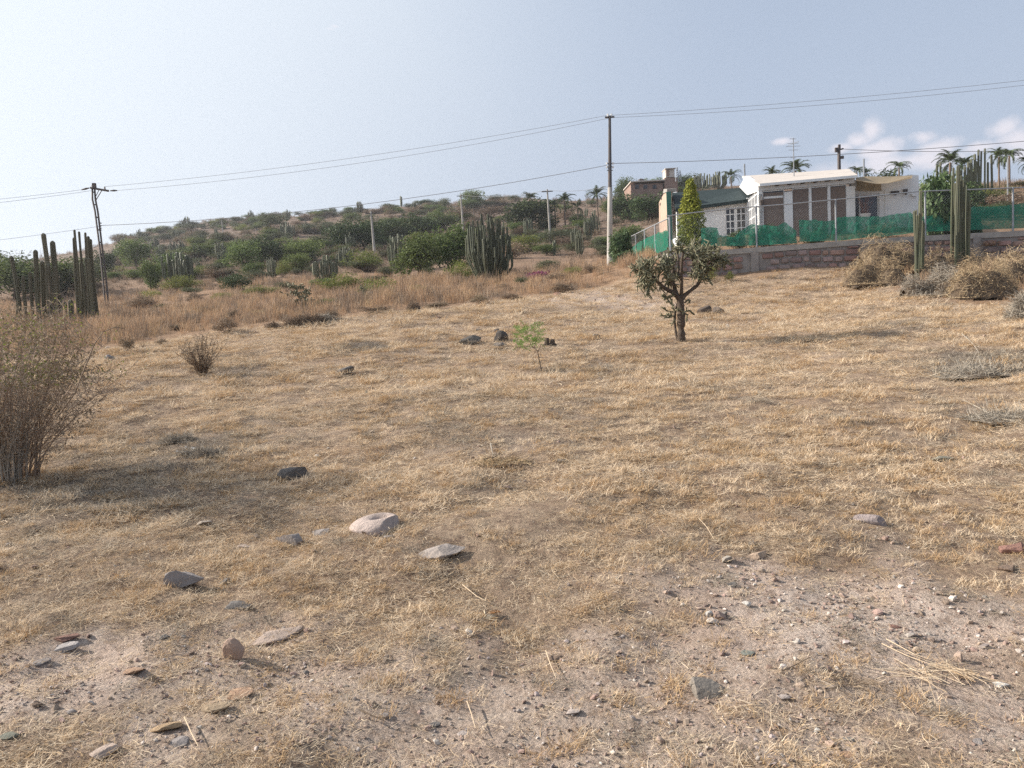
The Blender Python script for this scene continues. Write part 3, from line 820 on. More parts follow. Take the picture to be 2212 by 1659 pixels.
# ------------------------------------------------------------ plants: mesh makers, each of unit size (1 wide, 1 high, base at 0)
def crown_mesh(seed, mat, nl=1500, ls=.05, lobes=9, low=.25, fill=.35, flat=.0, aspect=1.6):
    r = np.random.default_rng(seed); mb = MB()
    L = []
    for q in range(lobes):
        a = r.uniform(0, 6.283); rr = .30 * math.sqrt(r.uniform(0, 1))
        zc = r.uniform(low + .12, .80) if not flat else r.uniform(.6, .82)
        rr *= 1.0 - .6 * max(0, zc - .55)
        rad = r.uniform(.15, .26)
        L.append((math.cos(a) * rr * 1.1, math.sin(a) * rr * 1.1, zc, rad))
    L.append((0, 0, (low + 1) / 2, .28))
    n_ = nl // len(L)
    for (x, y, z, rad) in L:
        d = r.normal(size=(n_, 3)); d /= np.linalg.norm(d, axis=1)[:, None]
        rr = rad * np.where(r.random(n_) < fill, r.uniform(.1, 1, n_) ** .6, r.uniform(.85, 1.12, n_))
        wob = 1 + .35 * vnoise(d[:, 0] * 2 + z * 9, d[:, 1] * 2 + d[:, 2] * 2, 1.6, seed % 8)
        Cc = np.array([x, y, z]) + d * (rr * wob)[:, None] * np.array([1, 1, (1 - low) * 1.0])
        Cc[:, 2] = np.clip(Cc[:, 2], low * .4, 1.02)
        mb.leaves(Cc, ls, aspect, tone=np.clip(r.uniform(-.2, .8, n_) + r.uniform(-.2, .3), 0, 1), nrm=d * .8, r=r)
    # stray sprigs break the outline
    m = nl // 12
    d = r.normal(size=(m, 3)); d /= np.linalg.norm(d, axis=1)[:, None]; d[:, 2] = np.abs(d[:, 2])
    j = r.integers(0, len(L), m); La = np.array(L)
    mb.leaves(La[j, :3] + d * (La[j, 3] * r.uniform(1.1, 1.4, m))[:, None], ls * .8, aspect, r=r)
    return mb.mesh('crown', mat)
def trunk_mesh(seed, mat, h=.5, nbr=6, rad=.025, spread=.3):
    r = np.random.default_rng(seed); mb = MB()
    for q in range(nbr):
        a = r.uniform(0, 6.283); e = spread * r.uniform(.5, 1.2)
        b = np.array([r.normal(0, .015), r.normal(0, .015), -.03])
        m_ = b + np.array([math.cos(a) * e * .35, math.sin(a) * e * .35, h * .5 + .03])
        tip = np.array([math.cos(a) * e, math.sin(a) * e, h * r.uniform(.95, 1.35)])
        mb.tube([b, m_, tip], [rad, rad * .7, rad * .3], 5)
    return mb.mesh('trunk', mat)
def twig_bush_mesh(seed, mat, n1=26, n2=7, n3=4, rad=.010, spread=.5, leafy=0, leafm=None, up=1.0, rb=.08):
    """bare bush: arching stems, side branches and twigs"""
    r = np.random.default_rng(seed); mb = MB(); tips = []
    for _ in range(n1):
        a = r.uniform(0, 6.283); e = spread * math.sqrt(r.uniform(.05, 1))
        h = up * r.uniform(.6, 1.0) * (1 - .35 * (e / spread) ** 2)
        b = np.array([math.cos(a) * rb * r.uniform(0, 1), math.sin(a) * rb * r.uniform(0, 1), -.02])
        q = np.linspace(0, 1, 6)
        pts = b + np.stack([math.cos(a) * e * q ** 1.3, math.sin(a) * e * q ** 1.3, h * q ** .85], 1) + np.vstack([[0, 0, 0], r.normal(0, .012, (5, 3))])
        mb.tube(pts, rad * (1 - .75 * q), 3, tone=r.uniform(0, .6))
        for _ in range(n2):
            k = r.integers(1, 6); s_ = pts[k]
            d = r.normal(size=3); d[2] = abs(d[2]) * .8 + .1; d /= np.linalg.norm(d)
            l = r.uniform(.08, .22)
            p2 = np.array([s_, s_ + d * l * .5 + r.normal(0, .012, 3), s_ + d * l])
            mb.tube(p2, [rad * .45, rad * .3, rad * .15], 3, tone=r.uniform(.1, .9))
            tips.append(p2[-1])
            for _ in range(n3):
                s3 = p2[r.integers(1, 3)]; d3 = r.normal(size=3); d3 /= np.linalg.norm(d3)
                l3 = r.uniform(.03, .09)
                mb.tube([s3, s3 + d3 * l3], [rad * .25, rad * .12], 3, tone=r.uniform(.2, 1))
                tips.append(s3 + d3 * l3)
    return mb, np.array(tips)

def rib_stem(mb, pts, rad, ribs=7, k=None, tone=.4, r=rng, depth=.22):
    """ribbed columnar cactus stem with a domed tip"""
    pts = np.asarray(pts, float); m = len(pts)
    t = np.gradient(pts, axis=0); t /= np.linalg.norm(t, axis=1)[:, None]
    a = np.cross(t, [0, 1, 0.01]); a /= np.linalg.norm(a, axis=1)[:, None]; b = np.cross(t, a)
    kk = ribs * 2
    an = np.arange(kk) / kk * 2 * math.pi + r.uniform(0, 6)
    pr = np.where(np.arange(kk) % 2, 1 - depth, 1 + depth * .4)
    rad = np.broadcast_to(np.asarray(rad, float), (m,)).copy()
    # dome
    dome = [(1.0, 1.0), (.25, .85), (.25, .5), (.15, .15)]
    P_ = list(pts); R__ = list(rad); tt = t[-1]
    A_ = list(a); B_ = list(b)
    z = pts[-1].copy()
    for st, fr in dome[1:]:
        z = z + tt * st * rad[-1] * 1.6
        P_.append(z.copy()); R__.append(rad[-1] * fr); A_.append(a[-1]); B_.append(b[-1])
    P_ = np.array(P_); R__ = np.array(R__); A_ = np.array(A_); B_ = np.array(B_); mm = len(P_)
    V = P_[:, None] + (A_[:, None] * (np.cos(an) * pr)[None, :, None] + B_[:, None] * (np.sin(an) * pr)[None, :, None]) * R__[:, None, None]
    i = np.arange(mm - 1)[:, None] * kk; j = np.arange(kk)[None]; j2 = (j + 1) % kk
    Q = np.stack([i + j, i + j2, i + kk + j2, i + kk + j], -1).reshape(-1, 4)
    tn = np.clip(tone + np.tile(np.where(np.arange(kk) % 2, -.25, .4), mm), 0, 1)
    mb.add(V.reshape(-1, 3), Q, tone=tn)
def organ_stems(seed, n, h=1.0, base=.12, spread=.42, rad=.03, seg=6, ribs=6, hvar=.35, grow=2.6):
    """list of stem paths for a clump, unit size"""
    r = np.random.default_rng(seed); out = []
    for q in range(n):
        a = r.uniform(0, 6.283); e = math.sqrt((q + .5) / n)
        hh = h * (1 - hvar * r.uniform(0, 1) * (.5 + .5 * e)) * (1 - .12 * e * e)
        z = np.linspace(0, 1, seg)
        rr = base * e + (spread * e - base * e) * np.clip(z * grow, 0, 1) ** .75
        pts = np.stack([np.cos(a) * rr, np.sin(a) * rr, z * hh], 1)
        pts[1:, :2] += r.normal(0, .006, (seg - 1, 2)) + r.normal(0, .015, 2)
        rd = rad * r.uniform(.8, 1.2)
        out.append((pts, rd * np.concatenate([[.7], np.ones(seg - 1)]), r.uniform(0, .6)))
    return out
def organ_mesh(seed, n, mat, ribs=5, **kw):
    mb = MB(); r = np.random.default_rng(seed + 9)
    for pts, rd, tn in organ_stems(seed, n, **kw):
        rib_stem(mb, pts, rd, ribs, tone=tn, r=r)
    return mb.mesh('stems', mat)
def palm_meshes(seed, nfr=26, droop=1.0, fl=.5):
    """crown of fronds (unit wide, centred at 0) """
    r = np.random.default_rng(seed); mb = MB()
    for q in range(nfr):
        a = r.uniform(0, 6.283); el = r.uniform(-.5, 1.25) if q > 5 else r.uniform(1.0, 1.5)
        L = fl * r.uniform(.85, 1.1); n_ = 12
        s = np.linspace(0, 1, n_)
        ang = el - droop * 1.7 * s ** 1.5
        dx = np.cumsum(np.cos(ang)) * L / n_; dz = np.cumsum(np.sin(ang)) * L / n_
        pts = np.stack([np.cos(a) * dx, np.sin(a) * dx, dz], 1)
        mb.tube(pts, .006 * (1.2 - s), 3, tone=.3)
        side_ = np.array([-math.sin(a), math.cos(a), 0])
        for k in range(2, n_):
            for sg in (-1, 1):
                for h_ in (0, .5):
                    c_ = pts[k] * (1 - h_) + pts[k - 1] * h_
                    fw = pts[k] - pts[k - 1]; fw /= np.linalg.norm(fw)
                    l = L * .26 * (1 - .55 * s[k]) * r.uniform(.8, 1.15)
                    d = side_ * sg + fw * .7 + np.array([0, 0, -.35 + r.normal(0, .15)]); d /= np.linalg.norm(d)
                    w_ = fw * L * .022
                    mb.add([c_ - w_, c_ + w_, c_ + d * l], T=[[0, 1, 2]], tone=r.uniform(0, 1))
    return mb.mesh('fronds', PALML)
def palm_trunk_mesh(seed):
    mb = MB(); q = np.linspace(0, 1, 9); r = np.random.default_rng(seed)
    mb.tube(np.stack([.0 + .02 * np.sin(q * 3), 0 * q, q], 1), .045 - .012 * q + .004 * (np.arange(9) % 2), 8)
    return mb.mesh('trunk', PALMT)

TREES = {
    'mesq': [crown_mesh(500 + k, LEAF_MESQ, 3600, .040, 13, .10) for k in range(4)],
    'dark': [crown_mesh(510 + k, LEAF_DARK, 3600, .040, 14, .08, fill=.3) for k in range(3)],
    'grey': [crown_mesh(520 + k, LEAF_GREY, 2000, .034, 10, .12, fill=.5) for k in range(3)],
    'yell': [crown_mesh(530 + k, LEAF_YG, 2200, .034, 10, .12, fill=.5) for k in range(3)],
    'dry': [crown_mesh(540 + k, LEAF_DRY, 1900, .028, 10, .08, fill=.6, aspect=3.5) for k in range(4)],
}
TRUNKS = [trunk_mesh(560 + k, BARK, .5, 5, .022, .25) for k in range(3)]
BTW = []
for k in range(3):
    mb, _ = twig_bush_mesh(570 + k, TWIG, 16, 5, 3, .010)
    BTW.append(mb.mesh('branches', TWIG))
ORG = [organ_mesh(580 + k, n_, CACT, 4, spread=s_, rad=r_) for k, (n_, s_, r_) in
       enumerate(((34, .42, .028), (26, .42, .032), (44, .44, .022), (5, .3, .09)))]
PALMF = [palm_meshes(600 + k) for k in range(3)]
PALMTM = palm_trunk_mesh(1)

def put(kind, u, v, wpx, hpx, label, name=None, cat=None, group=None, var=None, D=None):
    """stand a plant on the ground seen at (u, v), wpx and hpx as measured there"""
    p = ground_at(u, v) if D is None else P(u, v, D)
    if D is not None: p[2] = gz(p[0], p[1])
    s_ = p[1] / FT
    W, H = wpx * s_, hpx * s_
    if D is not None:
        H = P(u, v - hpx, D)[2] - p[2]
    k = int(rng.integers(0, 4)) if var is None else var
    rz = float(rng.uniform(0, 6.28))
    names = dict(mesq='mesquite_tree', dark='evergreen_tree', grey='scrub_bush', yell='green_shrub', dry='dry_shrub', organ='organ_cactus',
                 palm='palm_tree', bare='bare_shrub')
    cats = dict(mesq='tree', dark='tree', grey='bush', yell='shrub', dry='shrub', organ='cactus', palm='palm tree', bare='shrub')
    t_ = empty(name or names[kind], p, rz, label=label, cat=cat or cats[kind], group=group)
    if kind in TREES:
        c_ = link('crown' if kind in ('mesq', 'dark') else 'foliage', TREES[kind][k % len(TREES[kind])], t_)
        c_.scale = (W * 1.32, W * 1.32, H * 1.06)
        tr_ = link('trunk' if kind in ('mesq', 'dark') else 'branches', TRUNKS[k % 3] if kind in ('mesq', 'dark') else BTW[k % 3], t_)
        tr_.scale = (W, W, H * (1 if kind in ('mesq', 'dark') else .7))
    elif kind == 'organ':
        c_ = link('stems', ORG[k % 4], t_); c_.scale = (W, W, H)
    elif kind == 'bare':
        c_ = link('branches', BTW[k % 3], t_); c_.scale = (W, W, H)
    elif kind == 'palm':
        c_ = link('fronds', PALMF[k % 3], t_); c_.scale = (W * 1.35, W * 1.35, W * 1.2); c_.location = (0, 0, H - W * .33)
        c_.rotation_euler = (rng.normal(0, .08), rng.normal(0, .08), 0)
        tr_ = link('trunk', PALMTM, t_); tr_.scale = (W * .9, W * .9, H - W * .33 + .1); tr_.location = (0, 0, -.1)
    return t_

HILL = [
 ('mesq', 297, 584, 58, 72, 'flat topped tree on the skyline above the road gap'),
 ('dark', 228, 598, 44, 56, 'dark round tree right beside the lattice pole'),
 ('dark', 262, 570, 30, 36, 'dark small tree behind the flat topped skyline tree'),
 ('mesq', 325, 628, 42, 70, 'green tree on thin trunks in front of the red path'),
 ('mesq', 368, 604, 54, 58, 'green tree left of the pale green cactus clump'),
 ('organ', 390, 622, 74, 76, 'wide clump of grey green columns left of the hill centre'),
 ('yell', 385, 630, 76, 36, 'low yellow green shrub at the foot of the wide cactus clump'),
 ('mesq', 442, 562, 74, 38, 'low spreading green tree above the wide cactus clump'),
 ('mesq', 530, 580, 62, 62, 'bushy green tree between two cactus clumps'),
 ('dark', 508, 630, 58, 40, 'dark green dense shrub at the far side of the grass flat'),
 ('grey', 462, 598, 44, 30, 'grey green shrub left of the dark dense one'),
 ('grey', 552, 612, 60, 34, 'grey green shrub right of the dark dense one'),
 ('mesq', 500, 560, 50, 40, 'small green tree high on the left slope'),
 ('yell', 565, 640, 70, 26, 'low olive shrub in the grass behind the joint cactus bush'),
 ('grey', 480, 525, 60, 26, 'grey bush on the upper left slope'),
 ('grey', 425, 530, 50, 24, 'brownish bush on the upper left slope'),
 ('mesq', 30, 650, 150, 92, 'broad hazy tree behind the left cactus columns'),
 ('mesq', 140, 640, 120, 88, 'leafy tree between the two left cactus groups'),
 ('grey', -40, 650, 140, 110, 'grey tree cut by the left border'),
 ('bare', 40, 580, 60, 45, 'pale leafless tree top above the left trees'),
 ('bare', 95, 575, 60, 38, 'pale leafless tree top beside the first one'),
 ('grey', 200, 640, 70, 80, 'grey green tree behind the right cactus group'),
 ('dry', 307, 669, 64, 32, 'grey twiggy shrub on the left of the grass flat'),
 ('dry', 312, 703, 64, 18, 'very low grey shrub sunk in the grass flat'),
 ('bare', 262, 652, 26, 30, 'small dark leafless shrub in the grass flat'),
 ('dry', 420, 655, 30, 24, 'small brown shrub below the wide cactus clump'),
 ('dry', 490, 718, 56, 34, 'dark twiggy shrub on the field edge'),
 ('bare', 545, 662, 20, 34, 'thin dark dead stem in the grass flat'),
 ('grey', 591, 503, 64, 42, 'bush on the skyline at the left end of the hill'),
 ('dark', 698, 470, 30, 16, 'dark round bush on the skyline'),
 ('grey', 722, 466, 20, 20, 'thin grey bush right of the dark round one on the skyline'),
 ('organ', 776, 460, 13, 24, 'small pair of cactus columns on the skyline', 3),
 ('organ', 866, 445, 11, 22, 'narrow cactus columns on the skyline', 3),
 ('dark', 921, 446, 36, 14, 'flat dark bush on the skyline'),
 ('grey', 961, 455, 32, 30, 'grey skyline bush left of the reddish bank'),
 ('mesq', 1018, 446, 44, 34, 'round skyline tree on the reddish bank'),
 ('grey', 900, 444, 18, 12, 'tiny skyline bush near the flat dark one'),
 ('grey', 838, 452, 22, 12, 'tiny skyline bush beside the narrow columns'),
 ('organ', 622, 515, 36, 36, 'grey cactus clump near the left skyline'),
 ('dark', 578, 572, 70, 60, 'dense dark tree with bare trunks left of centre'),
 ('mesq', 660, 565, 78, 50, 'spreading green tree right of the dense dark one'),
 ('dark', 740, 540, 70, 66, 'big dark tree at the left end of the dark row'),
 ('dark', 790, 538, 72, 64, 'big dark tree in the row left of the thin pole'),
 ('dark', 843, 528, 92, 56, 'big dark tree behind the thin pole'),
 ('dark', 905, 514, 80, 50, 'big dark tree at the right end of the dark row'),
 ('mesq', 960, 500, 60, 40, 'green tree behind the big candelabra cactus'),
 ('organ', 702, 610, 66, 58, 'low cactus clump of pale columns in the hill centre'),
 ('organ', 745, 580, 44, 46, 'cactus clump above the low pale one'),
 ('organ', 862, 585, 54, 78, 'tall cactus clump left of the big green tree'),
 ('yell', 788, 586, 84, 48, 'yellow green shrub between cactus clumps'),
 ('yell', 611, 600, 30, 40, 'small bright tree standing alone in dry grass'),
 ('mesq', 645, 590, 52, 42, 'small green tree with bare trunks right of the bright one'),
 ('yell', 745, 633, 90, 46, 'wispy yellowish shrub at the edge of the grass'),
 ('yell', 827, 645, 78, 44, 'wispy olive shrub in front of the tall cactus clump'),
 ('grey', 640, 540, 60, 26, 'grey scrub on the slope under the skyline'),
 ('grey', 700, 505, 60, 24, 'grey scrub high on the middle slope'),
 ('dry', 680, 530, 40, 20, 'brown scrub high on the middle slope'),
 ('mesq', 910, 604, 100, 92, 'big bright green mesquite left of the candelabra cactus'),
 ('mesq', 975, 598, 90, 108, 'tall green mesquite touching the candelabra cactus'),
 ('yell', 1000, 608, 60, 46, 'leafy green shrub at the foot of the candelabra cactus'),
 ('dark', 1145, 497, 104, 64, 'broad dark tree left of the thin pale pole'),
 ('palm', 1147, 490, 40, 72, 'bright palm rising above the broad dark tree'),
 ('palm', 1200, 495, 42, 62, 'first palm of the hillside row'),
 ('palm', 1222, 493, 44, 72, 'tallest palm in the middle of the hillside row'),
 ('palm', 1249, 488, 34, 50, 'short palm at the right of the hillside row'),
 ('palm', 1293, 486, 44, 78, 'palm with raised fronds left of the big pole'),
 ('bare', 1271, 433, 26, 20, 'round leafless shrub on the skyline between palms'),
 ('organ', 1287, 508, 28, 52, 'dark cactus clump left of the big pole'),
 ('organ', 1251, 555, 24, 56, 'cactus clump in the scrub left of the big pole'),
 ('yell', 1135, 548, 94, 42, 'brown green bush below the broad dark tree'),
 ('grey', 1205, 528, 104, 34, 'low grey green thicket below the palms'),
 ('mesq', 1180, 552, 50, 26, 'dark leafy shrub right of the brown green bush'),
 ('grey', 1300, 540, 60, 30, 'grey scrub behind the leafy pole bush'),
 ('dry', 1110, 560, 50, 44, 'purplish dry bush right of the candelabra cactus'),
 ('organ', 1199, 552, 14, 32, 'small cactus in the grass below the thicket', 3),
 ('dark', 1345, 482, 66, 60, 'dark tree right behind the big pole'),
 ('dark', 1400, 484, 76, 62, 'dark tree in front of the far house'),
 ('mesq', 1357, 535, 66, 50, 'green bush behind the side fence'),
 ('mesq', 1352, 432, 44, 44, 'tree left of the far house'),
 ('mesq', 1412, 428, 44, 42, 'tree in front of the far house tower'),
 ('dark', 1478, 412, 52, 34, 'dark tree on the skyline right of the far house'),
 ('organ', 1515, 412, 44, 36, 'row of cactus columns on the skyline, left part'),
 ('organ', 1552, 410, 44, 38, 'row of cactus columns on the skyline, right part'),
 ('palm', 1580, 412, 40, 44, 'grey palm on the skyline just left of the white gable'),
 ('grey', 1070, 440, 40, 18, 'thin bush on the red bank right of the round skyline tree'),
 ('grey', 1110, 436, 36, 16, 'thin bush on the red bank further right'),
 ('dry', 990, 478, 60, 30, 'brown scrub on the reddish bank, left'),
 ('dry', 1060, 470, 70, 28, 'brown scrub on the reddish bank, middle'),
 ('grey', 540, 545, 50, 30, 'grey bush beside the dense dark tree'),
]
for e in HILL:
    kd, u, v, w_, h_, lab = e[:6]
    put(kd, u, v, w_, h_, lab, var=e[6] if len(e) > 6 else (int(rng.integers(0, 3)) if kd == 'organ' else None))
# behind the house
for kd, u, v, w_, h_, lab, D in [
 ('palm', 1669, 380, 40, 18, 'palm top peeking over the sunroom roof', 75),
 ('palm', 1719, 380, 58, 32, 'wide palm behind the antenna', 70),
 ('palm', 1851, 384, 34, 26, 'small grey palm behind the roof corner', 80),
 ('palm', 1872, 384, 30, 20, 'low palm behind the tan awning', 78),
 ('dark', 1900, 384, 70, 14, 'dark hedge like tree behind the awning', 70),
 ('palm', 1942, 384, 46, 38, 'palm behind the right end of the house', 66),
 ('palm', 2053, 400, 66, 72, 'large palm with spiky fronds above the right cactus', 60),
 ('palm', 2085, 400, 46, 60, 'pale palm behind the tall columns', 66),
 ('palm', 2158, 395, 50, 74, 'palm near the right border, left of a pair', 62),
 ('palm', 2180, 395, 50, 76, 'palm near the right border, right of a pair', 60),
 ('palm', 2222, 395, 46, 60, 'palm cut by the right border', 60),
 ('grey', 2120, 412, 50, 16, 'low bushes on the right ridge, left one', 62),
 ('grey', 2215, 408, 90, 18, 'low bushes on the right ridge, right one', 62),
 ('yell', 2130, 430, 90, 26, 'yellowish bush on the right slope', 55),
 ('dry', 2170, 450, 110, 38, 'brown bush on the right slope behind the fence', 48),
 ('dry', 2235, 450, 90, 44, 'brown bush at the right border behind the fence', 46),
]:
    put(kd, u, v, w_, h_, lab, D=D)
# scrub filling the hillside, each told by what it grows next to
_seen = set()
def fill_label(kd, u, v, sz):
    base_ = {'grey': 'grey green bush', 'dry': 'brown dry shrub', 'mesq': 'green scrub tree', 'yell': 'yellowish shrub', 'organ': 'grey cactus clump'}[kd]
    near_ = sorted(HILL, key=lambda e: (e[1] - u) ** 2 + 3 * (e[2] - e[4] / 2 - v + sz / 3) ** 2)
    for e in near_[:6]:
        dx, dy = u - e[1], v - (e[2] - e[4] * .3)
        if abs(dx) > 70 or abs(dy) > 45: continue
        rel = ('left of' if dx < 0 else 'right of') if abs(dx) > 1.4 * abs(dy) else ('above' if dy < 0 else 'below')
        if rel in ('above', 'below') and abs(dx) > 9: rel += ' and left of' if dx < 0 else ' and right of'
        for size in (('tiny ' if sz < 15 else 'small ' if sz < 24 else 'larger '), ):
            l = size + base_ + ' ' + rel + ' the ' + e[5]
            if len(l.split()) <= 16 and l not in _seen:
                _seen.add(l); return l
    return None

k_ = 0
for (u0, u1, vt, vb, n_) in ((240, 560, 496, 605, 185), (560, 960, 462, 600, 205), (960, 1330, 440, 565, 115), (1330, 1560, 405, 480, 34), (2090, 2212, 420, 480, 14), (-40, 240, 580, 640, 60)):
    for _ in range(n_):
        u = rng.uniform(u0, u1); q = rng.uniform(0, 1)
        top = vt if u1 != 560 else 510 - (u - 240) * .115
        if u0 == 560: top = 472 - (u - 560) * .065
        v = top + (vb - top) * q ** 1.7
        sz = rng.uniform(11, 25) * (.75 + .8 * q)
        kd = rng.choice(['grey', 'dry', 'mesq', 'organ', 'dry', 'yell', 'grey', 'organ'], p=[.22, .16, .22, .08, .08, .07, .12, .05])
        lab, grp = {'grey': ('small grey green scrub bush among many on the far hill', 'grey scrub bushes on the hillside'),
                    'dry': ('small brown dry shrub among many on the far hill', 'dry shrubs on the hillside'),
                    'mesq': ('small green scrub tree among many on the far hill', 'small green trees on the hillside'),
                    'yell': ('small yellowish shrub among many on the far hill', 'yellowish shrubs on the hillside'),
                    'organ': ('small grey cactus clump among many on the far hill', 'small cactus clumps on the hillside')}[kd]
        lab = fill_label(kd, u, v, sz) or lab
        put(kd, u, v, sz * (1.5 if kd != 'organ' else .8), sz * (.75 if kd != 'organ' else 1.25), lab, group=grp, var=int(rng.integers(0, 3)))

# ------------------------------------------------------------ planes to measure buildings on
A8 = R(8)
d8 = np.array([math.cos(A8), -math.sin(A8), 0]); n8 = np.array([math.sin(A8), math.cos(A8), 0])
class Plane:
    """upright plane through q with horizontal direction d; local coordinates s along, h = world height, n behind"""
    def __init__(s, q, d):
        s.q = np.array([q[0], q[1], 0.0]); s.d = np.asarray(d, float); s.n = np.array([-d[1], d[0], 0.0])
    def sh(s, u, v, off=0.0):
        r_ = ray(u, v); q = s.q + s.n * off
        t_ = ((q - CAM) @ s.n) / (r_ @ s.n)
        p = CAM + r_ * t_
        return np.array([(p - s.q) @ s.d, p[2]])
    def w(s, a, h, n_=0.0):
        return s.q + s.d * a + s.n * n_ + np.array([0, 0, h])
def prism(mb, pl, poly, n0, n1, tone=.5):
    m = len(poly)
    V = [pl.w(a, h, n0) for a, h in poly] + [pl.w(a, h, n1) for a, h in poly]
    T = []
    for k in range(1, m - 1):
        T += [[0, k, k + 1], [m, m + k + 1, m + k]]
    Q = [[k, k + m, (k + 1) % m + m, (k + 1) % m] for k in range(m)]
    mb.add(V, Q, T, tone=tone)
def rect(mb, pl, s0, s1, h0, h1, n0, n1, tone=.5):
    prism(mb, pl, [(s0, h0), (s1, h0), (s1, h1), (s0, h1)], n0, n1, tone)
def built(mb, name, mat, parent, base=None, **kw):
    o = mb.build(name, mat, None, **kw)
    if parent is not None:
        o.parent = parent
        o.matrix_parent_inverse = Matrix.Translation(-parent.location)
    return o
def kid(parent, name, mat, fn, **kw):
    mb = MB(); fn(mb); return built(mb, name, mat, parent, **kw)
def sub(parent, name, mat, fn, root, **kw):
    """a part of a part: the parent mesh has no transform of its own but its root does"""
    mb = MB(); fn(mb); o = mb.build(name, mat, None, **kw); o.parent = parent
    return o

# ------------------------------------------------------------ boundary wall with stones, fence and netting
WQ = P(1445, 600, 30.0)
W = Plane(WQ, d8)
wall = empty('stone_boundary_wall', W.w(0, gz(WQ[0], WQ[1]), 0), label='low wall of reddish stones under the fence on the right', cat='wall')
def wtop(s): return np.interp(s, TS, TH)
_t = [W.sh(u, v) for u, v in ((1445, 546), (1600, 537), (1850, 518), (2000, 509), (2230, 497))]
TS = [a[0] for a in _t]; TH = [a[1] for a in _t]
WEND = TS[-1] + 1.5
def gw(s): return gz(*W.w(s, 0)[:2])
ss = np.linspace(0, WEND, 15)
def core(mb):
    for a, b in zip(ss[:-1], ss[1:]):
        prism(mb, W, [(a, gw(a) - .4), (b, gw(b) - .4), (b, wtop(b) - .2), (a, wtop(a) - .2)], .03, .32)
kid(wall, 'mortar', MORTAR, core)
def cope(mb):
    for a, b in zip(ss[:-1], ss[1:]):
        prism(mb, W, [(a, wtop(a) - .2), (b, wtop(b) - .2), (b, wtop(b)), (a, wtop(a))], -.03, .36)
kid(wall, 'coping', CONC, cope)
for u in (1630, 1868, 2110):
    s_ = W.sh(u, 560)[0]
    kid(wall, 'pilaster', MORTAR, lambda mb: rect(mb, W, s_ - .14, s_ + .14, gw(s_) - .4, wtop(s_) - .145, -.045, .03))
# stones laid in rough courses
PIL = [W.sh(u, 560)[0] for u in (1630, 1868, 2110)]
h_off = 0.0; crs = 0
rr_ = np.random.default_rng(77)
sm = []
for k in range(10):
    sm.append((rock_mb(700 + k, 1, 1, 1, cuts=5, rough=.05, sub=1).V[0], k))
nst = 0
while h_off < 1.35:
    ch = rr_.uniform(.19, .29); s_ = -.05
    while s_ < WEND - .3:
        wd = rr_.uniform(.24, .58)
        mid = s_ + wd / 2
        hb = gw(mid) - .10 + h_off; ht = hb + ch - .045
        top = wtop(mid) - .22
        if not any(abs(mid - q) < .15 + wd / 2 for q in PIL) and hb < top - .06:
            ht = min(ht, top)
            # a roughly rectangular block with knocked corners and a bulging face
            a, b = s_ + .022, s_ + wd - .022
            j = lambda q: rr_.uniform(-q, q)
            c_ = .03
            poly = [(a + c_ + j(.01), hb + j(.012)), (b - c_, hb + j(.012)), (b + j(.008), hb + c_), (b + j(.012), ht - c_), (b - c_ + j(.01), ht + j(.008)), (a + c_, ht + j(.008)), (a + j(.01), ht - c_), (a, hb + c_)]
            mb = MB(); V = []
            cs = np.mean(poly, 0); bl = rr_.uniform(.025, .06)
            for (x, y) in poly: V.append(W.w(x, y, .035))
            for (x, y) in poly:
                x2, y2 = cs + (np.array([x, y]) - cs) * .78
                V.append(W.w(x2, y2, -bl + j(.012)))
            V.append(W.w(cs[0], cs[1], -bl - .012))
            Q = [[k, (k + 1) % 8, (k + 1) % 8 + 8, k + 8] for k in range(8)]
            T = [[8 + k, 8 + (k + 1) % 8, 16] for k in range(8)]
            mb.add(V, Q, T)
            red = (vnoise(mid, h_off, .6, 3) + rr_.uniform(-.3, .3)) > (-.15 + (.25 if h_off < .4 else -.1))
            built(mb, 'stone', STONE_R if red else STONE_G, wall)
            nst += 1
        s_ += wd
    h_off += ch

fence = empty('chain_link_fence', W.w(0, wtop(0), .12), label='chain link fence with pipe posts on top of the stone wall', cat='fence')
_r = [W.sh(u, v, .12) for u, v in ((1445, 466), (1500, 459), (1600, 449), (1700, 441), (1806, 431), (1990, 413), (2110, 409), (2230, 404))]
RS_ = [a[0] for a in _r]; RH_ = [a[1] for a in _r]
def rtop(s): return np.interp(s, RS_, RH_)
FN = .14
kid(fence, 'top_rail', GALV, lambda mb: mb.tube([W.w(s, rtop(s), FN) for s in np.linspace(0, WEND - .2, 40)], .024, 6))
for u in (1447, 1634, 1806, 1999, 2188):
    s_ = W.sh(u, 500, FN)[0]
    kid(fence, 'post', GALV, lambda mb: mb.tube([W.w(s_, wtop(s_) - .1, FN), W.w(s_, rtop(s_) + .02, FN)], .034, 8, cap=True))
def links(mb, pl, s0, s1, lo, hi, n_, step=.10, r_=.0011):
    for sg in (1, -1):
        s_ = s0 - 3
        while s_ < s1 + 3:
            x = np.linspace(s_, s_ + sg * 2.4, 40); h = lo(np.clip(s_, s0, s1)) - .2 + np.linspace(0, 2.4, 40)
            ok = (x > s0) & (x < s1) & (h > lo(x)) & (h < hi(x))
            if ok.sum() > 1:
                q = np.nonzero(ok)[0]; a, b = q[0], q[-1]
                mb.tube([pl.w(x[a], h[a], n_), pl.w(x[b], h[b], n_)], r_, 3)
            s_ += step
kid(fence, 'wire_mesh', GALV, lambda mb: links(mb, W, 0, WEND - .3, wtop, rtop, FN - .01), kind='stuff')
